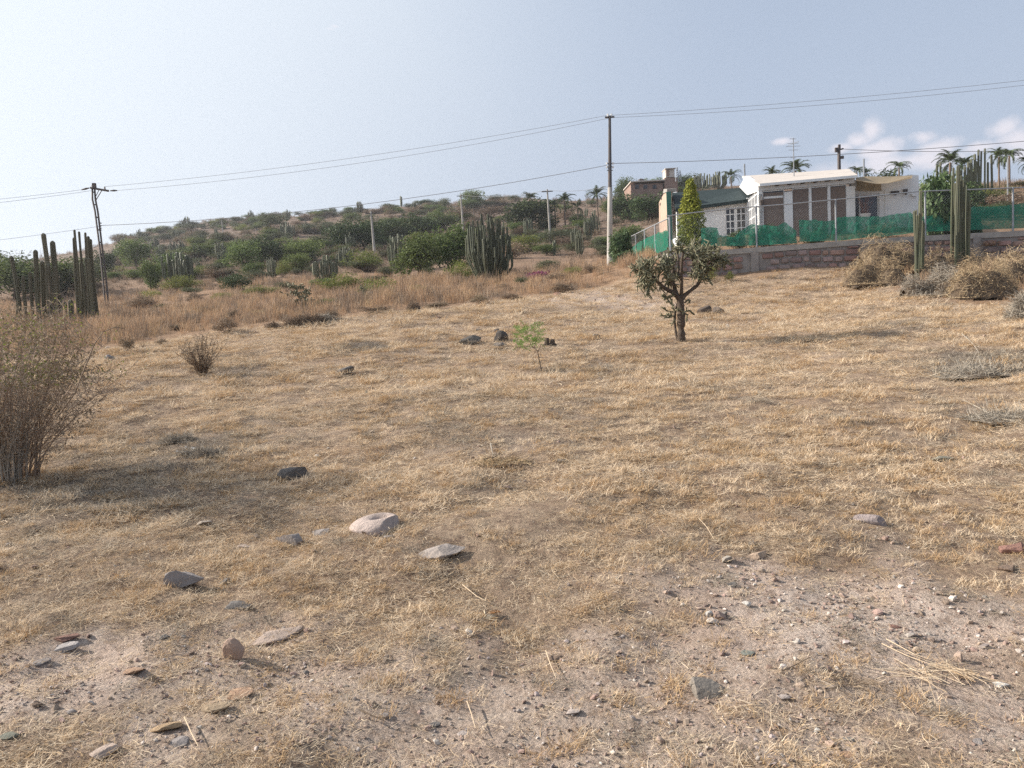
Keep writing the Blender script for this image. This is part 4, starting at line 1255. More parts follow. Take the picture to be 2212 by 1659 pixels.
# side run going back from the corner
far = P(1352, 540, 46.0)
sd = np.array([far[0] - WQ[0], far[1] - WQ[1], 0]); SL = np.linalg.norm(sd); sd = sd / SL
W2 = Plane(WQ, sd)
A2 = [W2.sh(u, v) for u, v in ((1444, 547), (1400, 557), (1366, 566))]
B2 = [W2.sh(u, v) for u, v in ((1444, 467), (1400, 490), (1356, 514))]
def lo2(s): return np.interp(s, [0, SL], [A2[0][1], P(1366, 566, 46)[2]])
def hi2(s): return np.interp(s, [0, SL], [B2[0][1], P(1358, 514, 46)[2]])
wall2 = empty('side_boundary_wall', W2.w(0, gz(WQ[0], WQ[1]), 0), label='pale side wall running back beside the bushes under the bright green net', cat='wall')
s2 = np.linspace(.0, SL, 9)
def core2(mb):
    for a, b in zip(s2[:-1], s2[1:]):
        ga, gb = gz(*W2.w(a, 0)[:2]), gz(*W2.w(b, 0)[:2])
        prism(mb, W2, [(a, ga - .5), (b, gb - .5), (b, lo2(b) - .12), (a, lo2(a) - .12)], -.25, -.02)
kid(wall2, 'wall_face', M('pale_side_wall', (.50, .40, .33), (.40, .31, .26), .9, 3, bump=.3, bscale=10), core2)
kid(wall2, 'coping', CONC, lambda mb: [prism(mb, W2, [(a, lo2(a) - .12), (b, lo2(b) - .12), (b, lo2(b)), (a, lo2(a))], -.28, .01) for a, b in zip(s2[:-1], s2[1:])])
f2 = empty('side_chain_link_fence', W2.w(0, lo2(0), -.1), label='chain link fence stepping back along the side of the house plot', cat='fence')
kid(f2, 'top_rail', GALV, lambda mb: mb.tube([W2.w(s, hi2(s), -.13) for s in np.linspace(.1, SL, 12)], .024, 6))
for q in (.27, .5, .74, 1.0):
    kid(f2, 'post', GALV, lambda mb: mb.tube([W2.w(q * SL, lo2(q * SL) - .1, -.13), W2.w(q * SL, hi2(q * SL), -.13)], .032, 8, cap=True))
kid(f2, 'wire_mesh', GALV, lambda mb: links(mb, W2, .05, SL, lo2, hi2, -.12, step=.14, r_=.0014), kind='stuff')

nm = bpy.data.materials.new('green_shade_net'); nm.use_nodes = True
t = nm.node_tree; t.nodes.clear()
out = N(t, 'ShaderNodeOutputMaterial'); df = N(t, 'ShaderNodeBsdfDiffuse'); tl = N(t, 'ShaderNodeBsdfTranslucent'); tp = N(t, 'ShaderNodeBsdfTransparent')
tcn = N(t, 'ShaderNodeTexCoord'); no = N(t, 'ShaderNodeTexNoise'); no.inputs['Scale'].default_value = 9.0; no.inputs['Detail'].default_value = 6; no.inputs['Roughness'].default_value = .7
t.links.new(tcn.outputs['Object'], no.inputs['Vector'])
cr = N(t, 'ShaderNodeMapRange'); cr.inputs['From Min'].default_value = .35; cr.inputs['From Max'].default_value = .68
cr.inputs['To Min'].default_value = .03; cr.inputs['To Max'].default_value = .32
t.links.new(no.outputs['Fac'], cr.inputs['Value'])
for n_ in (df, tl): n_.inputs['Color'].default_value = (.032, .22, .145, 1)
m1 = N(t, 'ShaderNodeMixShader'); m1.inputs[0].default_value = .45
m2 = N(t, 'ShaderNodeMixShader')
t.links.new(df.outputs[0], m1.inputs[1]); t.links.new(tl.outputs[0], m1.inputs[2]); t.links.new(cr.outputs[0], m2.inputs[0])
t.links.new(m1.outputs[0], m2.inputs[1]); t.links.new(tp.outputs[0], m2.inputs[2]); t.links.new(m2.outputs[0], out.inputs['Surface'])
NET = nm
def net(name, pl, top, bot, n_, label, ns=110, nh=10, amp=.085, seed=0):
    """sagging cloth between two measured edges"""
    tp_ = np.array([pl.sh(u, v, n_) for u, v in top]); bt = np.array([pl.sh(u, v, n_) for u, v in bot])
    s0, s1 = max(tp_[:, 0].min(), bt[:, 0].min()), min(tp_[:, 0].max(), bt[:, 0].max())
    o_ = np.argsort(tp_[:, 0]); tp_ = tp_[o_]; o_ = np.argsort(bt[:, 0]); bt = bt[o_]
    s = np.linspace(s0, s1, ns); V = []
    for k, a in enumerate(s):
        ht = np.interp(a, tp_[:, 0], tp_[:, 1]) + .05 * float(vnoise(a, 0, 2.5, seed)) + .03 * float(vnoise(a, 5, 9, seed)); hb = np.interp(a, bt[:, 0], bt[:, 1])
        for j in range(nh):
            q = j / (nh - 1)
            V.append(pl.w(a, hb + (ht - hb) * q, n_ + .03 + amp * (float(vnoise(a, q * .6 + seed, 4.0, 1)) + .8 * float(vnoise(a, q * 1.6, 9, 2)))))
    mb = MB()
    i = (np.arange(ns - 1)[:, None] * nh + np.arange(nh - 1)[None]).ravel()
    mb.add(V, np.stack([i, i + nh, i + nh + 1, i + 1], 1))
    o = mb.build(name, NET, None, smooth=True, label=label, cat='shade net')
    return o
net('shade_net', W2, [K('4', 745, 738), K('4', 650, 750), K('4', 560, 790), K('4', 450, 845), K('4', 370, 905)],
    [K('4', 745, 925), K('4', 640, 965), K('4', 500, 1000), K('4', 375, 1035)], -.16, 'bright sunlit green net on the side fence', ns=50)
net('shade_net', W2, [K('4', 700, 735), K('4', 750, 730)], [K('4', 700, 935), K('4', 748, 925)], -.22, 'dark folded green net hanging at the fence corner', ns=8)
net('shade_net', W, [K('4', 1075, 703), K('4', 1250, 703), K('4', 1262, 775), K('4', 1420, 795), K('4', 1470, 745), K('4', 1600, 672), K('4', 1880, 678), K('4', 1950, 642), K('4', 2020, 700), K('4', 2070, 735)],
    [K('4', 1000, 890), K('4', 1300, 892), K('4', 1700, 885), K('4', 2070, 862)], .17, 'dark green net with a ragged top in front of the white wing')
net('shade_net', W, [K('5', 1095, 1195), K('5', 1340, 1195), K('5', 1345, 1212), K('5', 1590, 1195), K('5', 1640, 1160), K('5', 2212, 1135), K('6', 350, 1075), K('6', 740, 1018), K('6', 860, 1080)],
    [K('5', 1060, 1500), K('5', 1700, 1480), K('5', 2212, 1435), K('6', 300, 1330), K('6', 860, 1280)], .17, 'dark green net below the sunroom windows')
net('shade_net', W, [K('6', 860, 1080), K('6', 1240, 1060), K('6', 1500, 960), K('6', 2212, 915), K('6', 2300, 905)],
    [K('6', 860, 1280), K('6', 1500, 1250), K('6', 2300, 1225)], .19, 'teal green net on the fence at the right border')

# ------------------------------------------------------------ the house
HQ = P(1643, 480, 34.0)
Hs = Plane(HQ, d8)
yard = P(1643, 535, 34.0)[2]
house = empty('white_house', Hs.w(0, yard, 0), label='white house with sunroom and dark green roofed wing behind the fence', cat='house')
def s5(x, y, off=0.0): return Hs.sh(*K('5', x, y), off)
eL, eR = s5(545, 705), s5(1895, 585)
def tline(x): return eL[1] + (eR[1] - eL[1]) * (x - eL[0]) / (eR[0] - eL[0])
sc0, sc1 = s5(538, 900)[0], s5(600, 900)[0]
b0, b1 = s5(605, 830)[1], s5(1755, 735)[1]
def wl(x):   # top of the windows follows the beam
    xs_ = s5(605, 830)[0], s5(1755, 735)[0]
    return b0 + (b1 - b0) * (x - xs_[0]) / (xs_[1] - xs_[0]) + .12
yb = yard - .4
cx_ = [s5(x, 950)[0] for x in (540, 598, 893, 1005, 1240, 1268, 1500, 1530, 1757, 1872)]
def column(a, b, nm_='column'):
    kid(house, nm_, WHITE, lambda mb: prism(mb, Hs, [(a, yb), (b, yb), (b, tline(b) - .42), (a, tline(a) - .42)], 0, .28))
column(cx_[0], cx_[1]); column(cx_[2], cx_[3]); column(cx_[8], cx_[9])
kid(house, 'beam', WHITE, lambda mb: prism(mb, Hs, [(cx_[0], wl(cx_[0])), (cx_[9], wl(cx_[9])), (cx_[9], tline(cx_[9]) - .02), (cx_[0], tline(cx_[0]) - .02)], -.02, .26))
for a, b, bars in ((cx_[1], cx_[2], 1), (cx_[3], cx_[4], 0), (cx_[5], cx_[6], 0), (cx_[7], cx_[8], 0)):
    wf = kid(house, 'window', WHITE, lambda mb: [rect(mb, Hs, a, a + .02, yard + .35, wl(a) - .01, .06, .12), rect(mb, Hs, b - .02, b, yard + .35, wl(b) - .01, .06, .12),
                                            prism(mb, Hs, [(a + .02, wl(a) - .05), (b - .02, wl(b) - .05), (b - .02, wl(b) - .01), (a + .02, wl(a) - .01)], .06, .12),
                                            rect(mb, Hs, a + .02, b - .02, yard + .35, yard + .42, .06, .12)])
    if bars:
        h_ = s5(750, 878)[1]
        sub(wf, 'transom', WHITE, lambda mb: rect(mb, Hs, a + .05, b - .05, h_ - .05, h_ + .04, .05, .13), house)
    sub(wf, 'pane', GLASS, lambda mb: rect(mb, Hs, a + .015, b - .015, yard + .4, wl(a) - .04, .085, .092), house)
    def slats(mb):
        h_ = yard + .42
        while h_ < wl(a) - .12:
            V = [Hs.w(a + .03, h_, .080), Hs.w(b - .03, h_, .080), Hs.w(b - .03, h_ + .055, .068), Hs.w(a + .03, h_ + .055, .068)]
            mb.add(V, [[0, 1, 2, 3]]); h_ += .06
    sub(wf, 'blind', BLIND, slats, house, kind='stuff')
    kid(house, 'apron_wall', WHITE, lambda mb: rect(mb, Hs, a, b, yb, yard + .35, .04, .24))
for a, b in ((cx_[4], cx_[5]), (cx_[6], cx_[7])):
    kid(house, 'mullion', WHITE, lambda mb: prism(mb, Hs, [(a, yb), (b, yb), (b, wl(b)), (a, wl(a))], .02, .2))
for x in (780, 955, 1135, 1308, 1480, 1655):
    s_ = s5(x, 700)[0]
    kid(house, 'rafter_tail', BARK, lambda mb: rect(mb, Hs, s_ - .07, s_ + .07, tline(s_) - .15, tline(s_) - .03, -.30, -.02))
# pitched cream roof
RN = 4.1
rL = Hs.sh(*K('5', 362, 585), RN); rR = Hs.sh(*K('5', 1785, 492), RN)
def roof(mb):
    o_ = s5(550, 700, -.35); p_ = s5(1905, 575, -.35)
    gl = min(rL[0], o_[0])
    a = [Hs.w(gl, o_[1], -.35), Hs.w(p_[0], p_[1], -.35), Hs.w(rR[0], rR[1], RN), Hs.w(gl, rL[1], RN)]
    dn = np.array([0, 0, -.10])
    V = a + [q + dn for q in a]
    mb.add(V, [[0, 1, 2, 3], [4, 7, 6, 5], [0, 4, 5, 1], [1, 5, 6, 2], [2, 6, 7, 3], [3, 7, 4, 0]])
kid(house, 'sunroom_roof', CREAM, roof)
kid(house, 'eave_edge', WHITE, lambda mb: prism(mb, Hs, [(s5(550, 700, -.35)[0], s5(550, 705, -.38)[1] - .08), (s5(1905, 575, -.35)[0], s5(1905, 585, -.38)[1] - .08), (s5(1905, 575, -.35)[0], s5(1905, 575, -.38)[1]), (s5(550, 700, -.35)[0], s5(550, 695, -.38)[1])], -.38, -.355))
# left gable side of the sunroom
Hg = Plane(Hs.w(cx_[0], 0), n8)       # runs backwards from the corner; its own n points to the left
G = lambda x, y: Hg.sh(*K('5', x, y))
gp = [G(538, 710), G(362, 592), G(275, 742), G(385, 852), G(532, 800)]
kid(house, 'gable_wall', WHITE, lambda mb: prism(mb, Hg, [tuple(q) for q in gp][::-1], -.14, .02))
g0 = G(400, 900)
kid(house, 'side_wall', WHITE, lambda mb: [prism(mb, Hg, [(.0, yb), (.35, yb), (.35, gp[4][1] + .1), (.0, gp[4][1] + .1)], -.16, .0),
                                      prism(mb, Hg, [(.35, yb), (3.3, yb), (3.3, yard + .6), (.35, yard + .6)], -.16, .0),
                                      prism(mb, Hg, [(3.0, yard + .6), (3.3, yard + .6), (3.3, g0[1] + .1), (3.0, g0[1] + .1)], -.16, .0)])
for a in (.35, 1.25, 2.15):
    wf = kid(house, 'side_window', WHITE, lambda mb: [rect(mb, Hg, a + q * .28, a + q * .28 + .05, yard + .6, gp[4][1] + .1, -.11, -.04) for q in range(4)] +
             [rect(mb, Hg, a, a + .89, yard + .6 + q * .45, yard + .65 + q * .45, -.10, -.05) for q in range(5)])
    sub(wf, 'pane', GLASS, lambda mb: rect(mb, Hg, a, a + .89, yard + .6, gp[4][1] + .1, -.085, -.075), house)
# back and inside closing wall
kid(house, 'back_wall', WHITE, lambda mb: rect(mb, Hs, cx_[0] + .1, cx_[9] + .1, yb, tline(0) + .2, 4.0, 4.2))
# low wing on the left
WN = 3.3
F = lambda x, y, off=WN: Hs.sh(*K('4', x, y), off)
wl0, wr0 = F(828, 700), F(1600, 600)
wr = min(wr0[0], cx_[0] + 1.0)
tL, tR = F(828, 520)[1], F(1580, 420)[1]
tw = lambda s: tL + (tR - tL) * (s - wl0[0]) / (F(1580, 420)[0] - wl0[0])
ws, we_ = F(1325, 640)[0], F(1552, 640)[0]
wt_, wb_ = F(1430, 482)[1], F(1430, 800)[1] - .25
kid(house, 'wing_wall', WHITE, lambda mb: [prism(mb, Hs, [(wl0[0], yb), (ws, yb), (ws, tw(ws)), (wl0[0], tw(wl0[0]))], WN, WN + .2),
                                      prism(mb, Hs, [(we_, yb), (wr, yb), (wr, tw(wr)), (we_, tw(we_))], WN, WN + .2),
                                      prism(mb, Hs, [(ws, wt_), (we_, wt_), (we_, tw(we_)), (ws, tw(ws))], WN, WN + .2),
                                      prism(mb, Hs, [(ws, yb), (we_, yb), (we_, wb_), (ws, wb_)], WN, WN + .2)])
mid = (ws + we_) / 2
for a, b in ((ws, mid), (mid, we_)):
    def fr(mb):
        for q in np.linspace(a, b - .045, 3): rect(mb, Hs, q, q + .045, wb_, wt_, WN + .04, WN + .09)
        for q in np.linspace(wb_, wt_ - .045, 6): rect(mb, Hs, a, b, q, q + .045, WN + .045, WN + .085)
        rect(mb, Hs, a, a + .07, wb_, wt_, WN + .03, WN + .10); rect(mb, Hs, b - .07, b, wb_, wt_, WN + .03, WN + .10)
    wf = kid(house, 'wing_window', WHITE, fr)
    sub(wf, 'pane', GLASS, lambda mb: rect(mb, Hs, a, b, wb_, wt_, WN + .065, WN + .07), house)
# its gable end in the sun
Hw = Plane(Hs.w(wl0[0], 0, WN), n8)
gw_ = [(0, yb), (3.4, yb), (3.4, tw(wl0[0]) + .1), (1.9, tw(wl0[0]) + 1.15), (.0, tw(wl0[0]) - .02)]
kid(house, 'wing_gable', WHITE, lambda mb: prism(mb, Hw, gw_, -.2, -.005))
def wroof(mb):
    a0 = F(815, 505, WN - .3); a1 = F(1585, 372 + 30, WN - .3)
    r0 = Hs.sh(*K('4', 766, 340), WN + 1.8); r1 = Hs.sh(*K('4', 1480, 288), WN + 1.8)
    gl = a0[0]
    A_ = [Hs.w(gl, a0[1], WN - .3), Hs.w(min(a1[0], cx_[0] + .6), a1[1], WN - .3), Hs.w(cx_[0] + .6, r1[1], WN + 1.8), Hs.w(gl, r0[1], WN + 1.8)]
    B_ = [Hs.w(gl, a0[1], WN + 3.8), Hs.w(cx_[0] + .6, a1[1], WN + 3.8)]
    dn = np.array([0, 0, -.16])
    V = A_ + [q + dn for q in A_]
    mb.add(V, [[0, 1, 2, 3], [4, 7, 6, 5], [0, 4, 5, 1], [1, 5, 6, 2], [3, 7, 4, 0]])
    V = [A_[3], A_[2], B_[1], B_[0]]; V = V + [q + dn for q in V]
    mb.add(V, [[0, 1, 2, 3], [4, 7, 6, 5], [3, 7, 4, 0], [1, 5, 6, 2], [2, 6, 7, 3]])
kid(house, 'wing_roof', ROOFG, wroof, label='dark green shingle roof')
# right part: white wall, awning, door
e0 = s5(1872, 900)[0]
S6 = lambda x, y, off=0.0: Hs.sh(*K('6', x, y), off)
wr1 = S6(850, 700, .6)[0]
dL, dR = S6(38, 900, .6)[0], S6(338, 900, .6)[0]
dT = S6(190, 782, .6)[1]; pT = S6(500, 545, .6)[1]; pT2 = S6(850, 545, .6)[1]
kid(house, 'right_wall', WHITE, lambda mb: [prism(mb, Hs, [(dR, yb), (wr1, yb), (wr1, pT2), (wr1 - .3, pT2 + .06), (dR, S6(338, 600, .6)[1])], .6, .85),
                                       prism(mb, Hs, [(e0, dT), (dR, dT), (dR, S6(338, 600, .6)[1]), (e0, S6(38, 600, .6)[1])], .6, .85)])
kid(house, 'pilaster_strip', WHITE, lambda mb: prism(mb, Hs, [(S6(412, 800, .58)[0], yb), (S6(424, 800, .58)[0] + .04, yb), (S6(424, 800, .58)[0] + .04, pT - .6), (S6(412, 800, .58)[0], pT - .6)], .56, .598))
door = kid(house, 'glass_door', WHITE, lambda mb: [rect(mb, Hs, e0, e0 + .06, yb, dT, .66, .74), rect(mb, Hs, dR - .06, dR, yb, dT, .66, .74), rect(mb, Hs, e0 + .06, dR - .06, dT - .07, dT, .66, .74),
                                          rect(mb, Hs, S6(80, 900, .6)[0], S6(96, 900, .6)[0], yb, dT - .07, .65, .74)])
sub(door, 'pane', DOORB, lambda mb: rect(mb, Hs, e0, dR, yb, dT, .70, .71), house)
for (x, y, w2, h2) in ((540, 762, .16, .09), (676, 742, .08, .12)):
    a = S6(x, y, .55)
    kid(house, 'wall_lamp', STEEL, lambda mb: [rect(mb, Hs, a[0] - w2, a[0] + w2, a[1] - h2 * .5, a[1] + h2 * .5, .50, .60), rect(mb, Hs, a[0] - .03, a[0] + .03, a[1] - h2 * 1.6, a[1], .46, .52)])
a = S6(790, 800, .5)
kid(house, 'meter_box', WHITE, lambda mb: rect(mb, Hs, a[0] - .1, a[0] + .1, a[1] - .05, a[1] + .07, .45, .6))
a = s5(580, 960, -.06)
kid(house, 'wall_lantern', STEEL, lambda mb: [mb.tube([Hs.w(a[0], a[1] + .22, -.02), Hs.w(a[0] - .02, a[1] + .26, -.16), Hs.w(a[0] - .02, a[1] + .1, -.18)], .02, 5),
                                       mb.tube([Hs.w(a[0] - .02, a[1] + .13, -.18), Hs.w(a[0] - .02, a[1] + .08, -.18), Hs.w(a[0] - .02, a[1] - .14, -.18), Hs.w(a[0] - .02, a[1] - .2, -.18)], [.02, .10, .06, .01], 6)])
# awning: cloth slung from the roof corner to the right wall, sagging in front
def awn(mb):
    n_, m_ = 22, 10; V = []
    tp_ = [S6(x, y, .5) for x, y in ((32, 572), (200, 556), (400, 560), (600, 556), (770, 545))]
    bt = [S6(x, y, -1.6) for x, y in ((40, 590), (150, 628), (300, 655), (450, 645), (600, 600), (740, 560))]
    for i_ in range(n_):
        q = i_ / (n_ - 1)
        a = np.array([np.interp(q, np.linspace(0, 1, len(tp_)), [z[k] for z in tp_]) for k in (0, 1)])
        b = np.array([np.interp(q, np.linspace(0, 1, len(bt)), [z[k] for z in bt]) for k in (0, 1)])
        for j in range(m_):
            g_ = j / (m_ - 1)
            s_, h_ = a * (1 - g_) + b * g_
            V.append(Hs.w(s_, h_ - .10 * math.sin(g_ * math.pi), .5 * (1 - g_) - 1.6 * g_))
    i = (np.arange(n_ - 1)[:, None] * m_ + np.arange(m_ - 1)[None]).ravel()
    mb.add(V, np.stack([i, i + m_, i + m_ + 1, i + 1], 1))
    # lower hanging part shading the door
    V = []
    for i_ in range(n_):
        q = i_ / (n_ - 1)
        top = S6(40 + 330 * q, 575 + 75 * math.sin(min(q * 1.3, 1) * 1.57), .35); bot = S6(40 + 330 * q, 742 + 8 * q, .35)
        for j in range(5):
            g_ = j / 4
            V.append(Hs.w(top[0], top[1] * (1 - g_) + bot[1] * g_, .35 + .05 * math.sin(q * 14)))
    i = (np.arange(n_ - 1)[:, None] * 5 + np.arange(4)[None]).ravel()
    mb.add(V, np.stack([i, i + 5, i + 6, i + 1], 1))
o = kid(None, 'shade_awning', AWN, awn); tag(o, 'tan cloth awning slung over the glass door between sunroom and right wall', 'awning')
# tan building behind on the left
TQ = P(1442, 500, 38.5)
Tp = Plane(TQ, sd)
Tc = lambda x, y: Tp.sh(*K('4', x, y))
tanb = empty('tan_outbuilding', (TQ[0], TQ[1], yard), label='tan sunlit outbuilding wall left of the white wing', cat='building')
poly = [Tc(732, 760), Tc(732, 330), Tc(712, 300), Tc(690, 352), Tc(640, 440), Tc(645, 770)]
kid(tanb, 'wall', TAN, lambda mb: prism(mb, Tp, [tuple(q) for q in poly], -.2, 0))
for (x, y) in ((655, 458), (668, 400)):
    a = Tc(x, y); kid(tanb, 'vent_hole', STEEL, lambda mb: rect(mb, Tp, a[0] - .12, a[0] + .12, a[1] - .06, a[1] + .06, .001, .02))
a = Tc(720, 312)
kid(tanb, 'roof_cap', CONC, lambda mb: prism(mb, Tp, [tuple(Tc(735, 330)), tuple(Tc(735, 300)), tuple(Tc(700, 300)), tuple(Tc(692, 345))], -.4, .05))
b = Hs.sh(*K('4', 745, 450), WN - .1)
o = kid(None, 'green_gate_post', GRNPAINT, lambda mb: rect(mb, Hs, b[0] - .12, b[0] + .10, yb, Hs.sh(*K('4', 745, 335), WN - .1)[1], WN - .3, WN - .1))
tag(o, 'green painted post panel between the tan wall and the white wing', 'post')
# antenna on the sunroom roof
ap = Hs.sh(*K('5', 1024, 530), 2.2); at_ = Hs.sh(*K('5', 1018, 62), 2.2)
ab = Hs.w(ap[0], ap[1] - .3, 2.2)
ant = empty('tv_antenna', ab, label='thin television antenna mast on the cream sunroom roof', cat='antenna')
kid(ant, 'mast', GALV, lambda mb: mb.tube([ab, Hs.w(ap[0], at_[1], 2.2)], .022, 6))
for h_, l_ in ((.05, .35), (.25, .55), (.38, .7), (.55, .5), (.9, .3)):
    hh = at_[1] - h_
    kid(ant, 'element', GALV, lambda mb: mb.tube([Hs.w(ap[0] - l_ * .5, hh, 2.1), Hs.w(ap[0] + l_ * .5, hh + .03, 2.4)], .010, 4))
kid(ant, 'boom', GALV, lambda mb: mb.tube([Hs.w(ap[0] + .1, at_[1] - .3, 1.6), Hs.w(ap[0] - .1, at_[1] - .2, 2.8)], .012, 4))
for (u, v0, v1, D, lab) in ((1608, 354, 400, 44, 'thin upright pipe left of the sunroom roof'), (1866, 343, 385, 45, 'thin upright pipe behind the tan awning'), (2177, 342, 395, 50, 'thin pale pole in front of the right palms')):
    a, b = P(u, v0, D), P(u, v1, D); g_ = gz(b[0], b[1])
    mb = MB(); mb.tube([(a[0], a[1], g_ - .2), a], .045, 6, cap=True); shift(mb, (a[0], a[1], g_))
    mb.build('thin_pole', GALV, None, label=lab, cat='pole').location = (a[0], a[1], g_)

# ------------------------------------------------------------ power poles and wires
def local(mb, base): return shift(mb, base)
def part(parent, name, mat, fn, smooth=False, **kw):
    """child mesh built in world coordinates, stored relative to the thing's base"""
    mb = MB(); fn(mb); shift(mb, np.array(parent.location))
    return mb.build(name, mat, parent, smooth=smooth, **kw)
MD = 42.0
mp = P(1318, 600, MD); mp[2] = gz(mp[0], mp[1])
mtop = P(1317, 250, MD); mmid = P(1317.6, 405, MD)
pole = empty('power_pole', mp, label='tall concrete power pole standing in the middle beside the plot corner', cat='power pole')
part(pole, 'shaft', CONCP, lambda mb: mb.tube([(mp[0], mp[1], mp[2] - .3), mmid * .5 + mp * .5, mmid], [.17, .145, .12], 10, cap=True), smooth=True)
part(pole, 'upper_shaft', STEEL, lambda mb: mb.tube([mmid, mtop], [.105, .07], 10, cap=True), smooth=True)
part(pole, 'step_bracket', STEEL, lambda mb: [mb.tube([P(1311, v, MD), P(1324, v, MD)], .02, 4) for v in (353, 360, 368)])
part(pole, 'wire_spool', WHITEP, lambda mb: [mb.tube([P(u_, v - 2, MD), P(u_, v + 2, MD)], .05, 6, cap=True) for u_ in (1311, 1324) for v in (353, 361)])
part(pole, 'top_insulator', WHITEP, lambda mb: [mb.tube([P(u_, 252, MD), P(u_, 246, MD)], .05, 6, cap=True) for u_ in (1313, 1321)])
part(pole, 'top_crossbar', STEEL, lambda mb: mb.box(P(1317, 253, MD), (.5, .08, .08)))
LD = ground_at(232, 664)[1]
lb = ground_at(232, 664)
lat = empty('lattice_power_pole', lb, label='dark steel ladder shaped power pole with a crossarm at the left', cat='power pole')
LP = lambda u, v: P(u, v, LD)
l1 = [LP(228.5, 668), LP(222, 600), LP(216, 540), LP(205, 455), LP(199.5, 430), LP(199.5, 400)]
l2 = [LP(235.5, 668), LP(229, 600), LP(222, 545), LP(211.5, 458), LP(206, 430), LP(204, 400)]
part(lat, 'leg', STEEL, lambda mb: mb.tube(l1, .055, 4)); part(lat, 'leg', STEEL, lambda mb: mb.tube(l2, .055, 4))
q1, q2 = np.array(l1), np.array(l2)
def along(q, v): return np.array([np.interp(-v, -np.array([668, 600, 542, 456, 430, 400]), q[:, k]) for k in range(3)])
for k, v in enumerate(range(415, 660, 27)):
    part(lat, 'rung', STEEL, lambda mb: mb.tube([along(q1, v), along(q2, v)], .035, 4))
part(lat, 'cap_block', STEEL, lambda mb: mb.box(LP(203.5, 401), (.18, .16, .28)))
part(lat, 'crossarm', STEEL, lambda mb: mb.tube([LP(195, 405.5), LP(235, 412.5)], .06, 4, cap=True))
part(lat, 'brace', STEEL, lambda mb: [mb.tube([LP(207, 433), LP(220, 411)], .025, 4), mb.tube([LP(207, 424), LP(214, 410)], .02, 4)])
for a, b in (((176, 410), (193, 406)), ((238, 412), (253, 411.5))):
    part(lat, 'strain_insulator', STEEL, lambda mb: mb.tube([LP(*a), LP((a[0] + b[0]) / 2, (a[1] + b[1]) / 2), LP(*b)], [.03, .06, .03], 6))
part(lat, 'pin_insulator', STEEL, lambda mb: mb.tube([LP(226.5, 411), LP(226.3, 403)], [.05, .035], 6, cap=True))
for v in (482, 488, 493, 497):
    part(lat, 'wire_spool', STEEL, lambda mb: mb.tube([LP(214, v), LP(219, v)], .035, 5))
def wire(a, b, sag, label, r_=.0085, n_=28):
    a, b = np.asarray(a), np.asarray(b)
    mid_ = (a + b) / 2; mb = MB(); q = np.linspace(0, 1, n_)
    pts = a[None] * (1 - q)[:, None] + b[None] * q[:, None]; pts[:, 2] -= sag * 4 * q * (1 - q)
    mb.tube(pts, r_, 4); shift(mb, mid_)
    o = mb.build('power_line', WIRE, None, label=label, cat='power line'); o.location = mid_
wire(LP(228, 403), P(1313, 249, MD), .35, 'upper of two close power lines from the ladder pole to the concrete pole')
wire(LP(253, 411.5), P(1321, 254, MD), .45, 'lower of two close power lines from the ladder pole to the concrete pole')
wire(LP(218, 487), P(1311, 357, MD), .55, 'low power line running from the ladder pole to the concrete pole halfway up', r_=.014)
wire(LP(176, 410), P(-260, 450, LD - 4), .1, 'upper power line leaving the frame at the left')
wire(LP(196, 412), P(-260, 462, LD - 4), .1, 'lower power line leaving the frame at the left')
wire(LP(214, 489), P(-260, 545, LD - 4), .1, 'low power line leaving the frame at the left')
wire(P(1321, 249, MD), P(2560, 132, 38), .25, 'upper of two close power lines leaving the frame at the right')
wire(P(1321, 254, MD), P(2560, 140, 38), .35, 'lower of two close power lines leaving the frame at the right')
wire(P(1324, 353, MD), P(2560, 272, 38), .3, 'low power line passing above the house to the right', r_=.015)
for (u, v0, v1, D, r0, lab) in ((801, 456, 536, 88, .16, 'thin pale pole rising from the dark tree row'), (995, 420, 480, 130, .18, 'far thin pole on the reddish bank'),
                            (1182, 409, 500, 92, .15, 'thin pale pole among the hillside palms'), (478, 472, 545, 150, .12, 'very thin distant pole on the left slope')):
    a = P(u, v0, D); g_ = gz(a[0], a[1]); b_ = (a[0] + .12, a[1], g_)
    e = empty('far_power_pole', b_, label=lab, cat='power pole')
    part(e, 'shaft', CONCP, lambda mb: mb.tube([(b_[0], b_[1], g_ - .3), a], [r0, r0 * .6], 8, cap=True))
    part(e, 'crossarm', STEEL, lambda mb: mb.box(a - np.array([0, 0, .25]), (1.3, .12, .1)))
wire(P(995, 421, 130), P(1182, 411, 92), .5, 'thin far wire between the two far hillside poles', r_=.02)
wire(P(1182, 411, 92), P(1330, 400, 80), .3, 'thin far wire leading right from the palm pole', r_=.018)
# pole with transformer behind the house
a = P(1812, 318, 62); g_ = gz(a[0], a[1]); e = empty('transformer_pole', (a[0], a[1], g_), label='dark pole with crossarm and small fittings behind the sunroom roof', cat='power pole')
part(e, 'shaft', STEEL, lambda mb: mb.tube([(a[0], a[1], g_ - .3), a], [.17, .12], 8, cap=True))
part(e, 'crossarm', STEEL, lambda mb: mb.tube([P(1804, 326, 62), P(1822, 321, 62)], .06, 4, cap=True))
part(e, 'fuse_box', STEEL, lambda mb: [mb.box(P(1806, 324, 62), (.16, .16, .35)), mb.box(P(1813, 318, 62), (.16, .16, .4))])
part(e, 'bracket', STEEL, lambda mb: [mb.box(P(1819, 340, 62), (.25, .12, .22)), mb.tube([P(1813, 344, 62), P(1821, 336, 62)], .03, 4)])
wire(P(1822, 322, 62), P(2560, 300, 60), .5, 'thin wire from the pole behind the roof to the right', r_=.02)

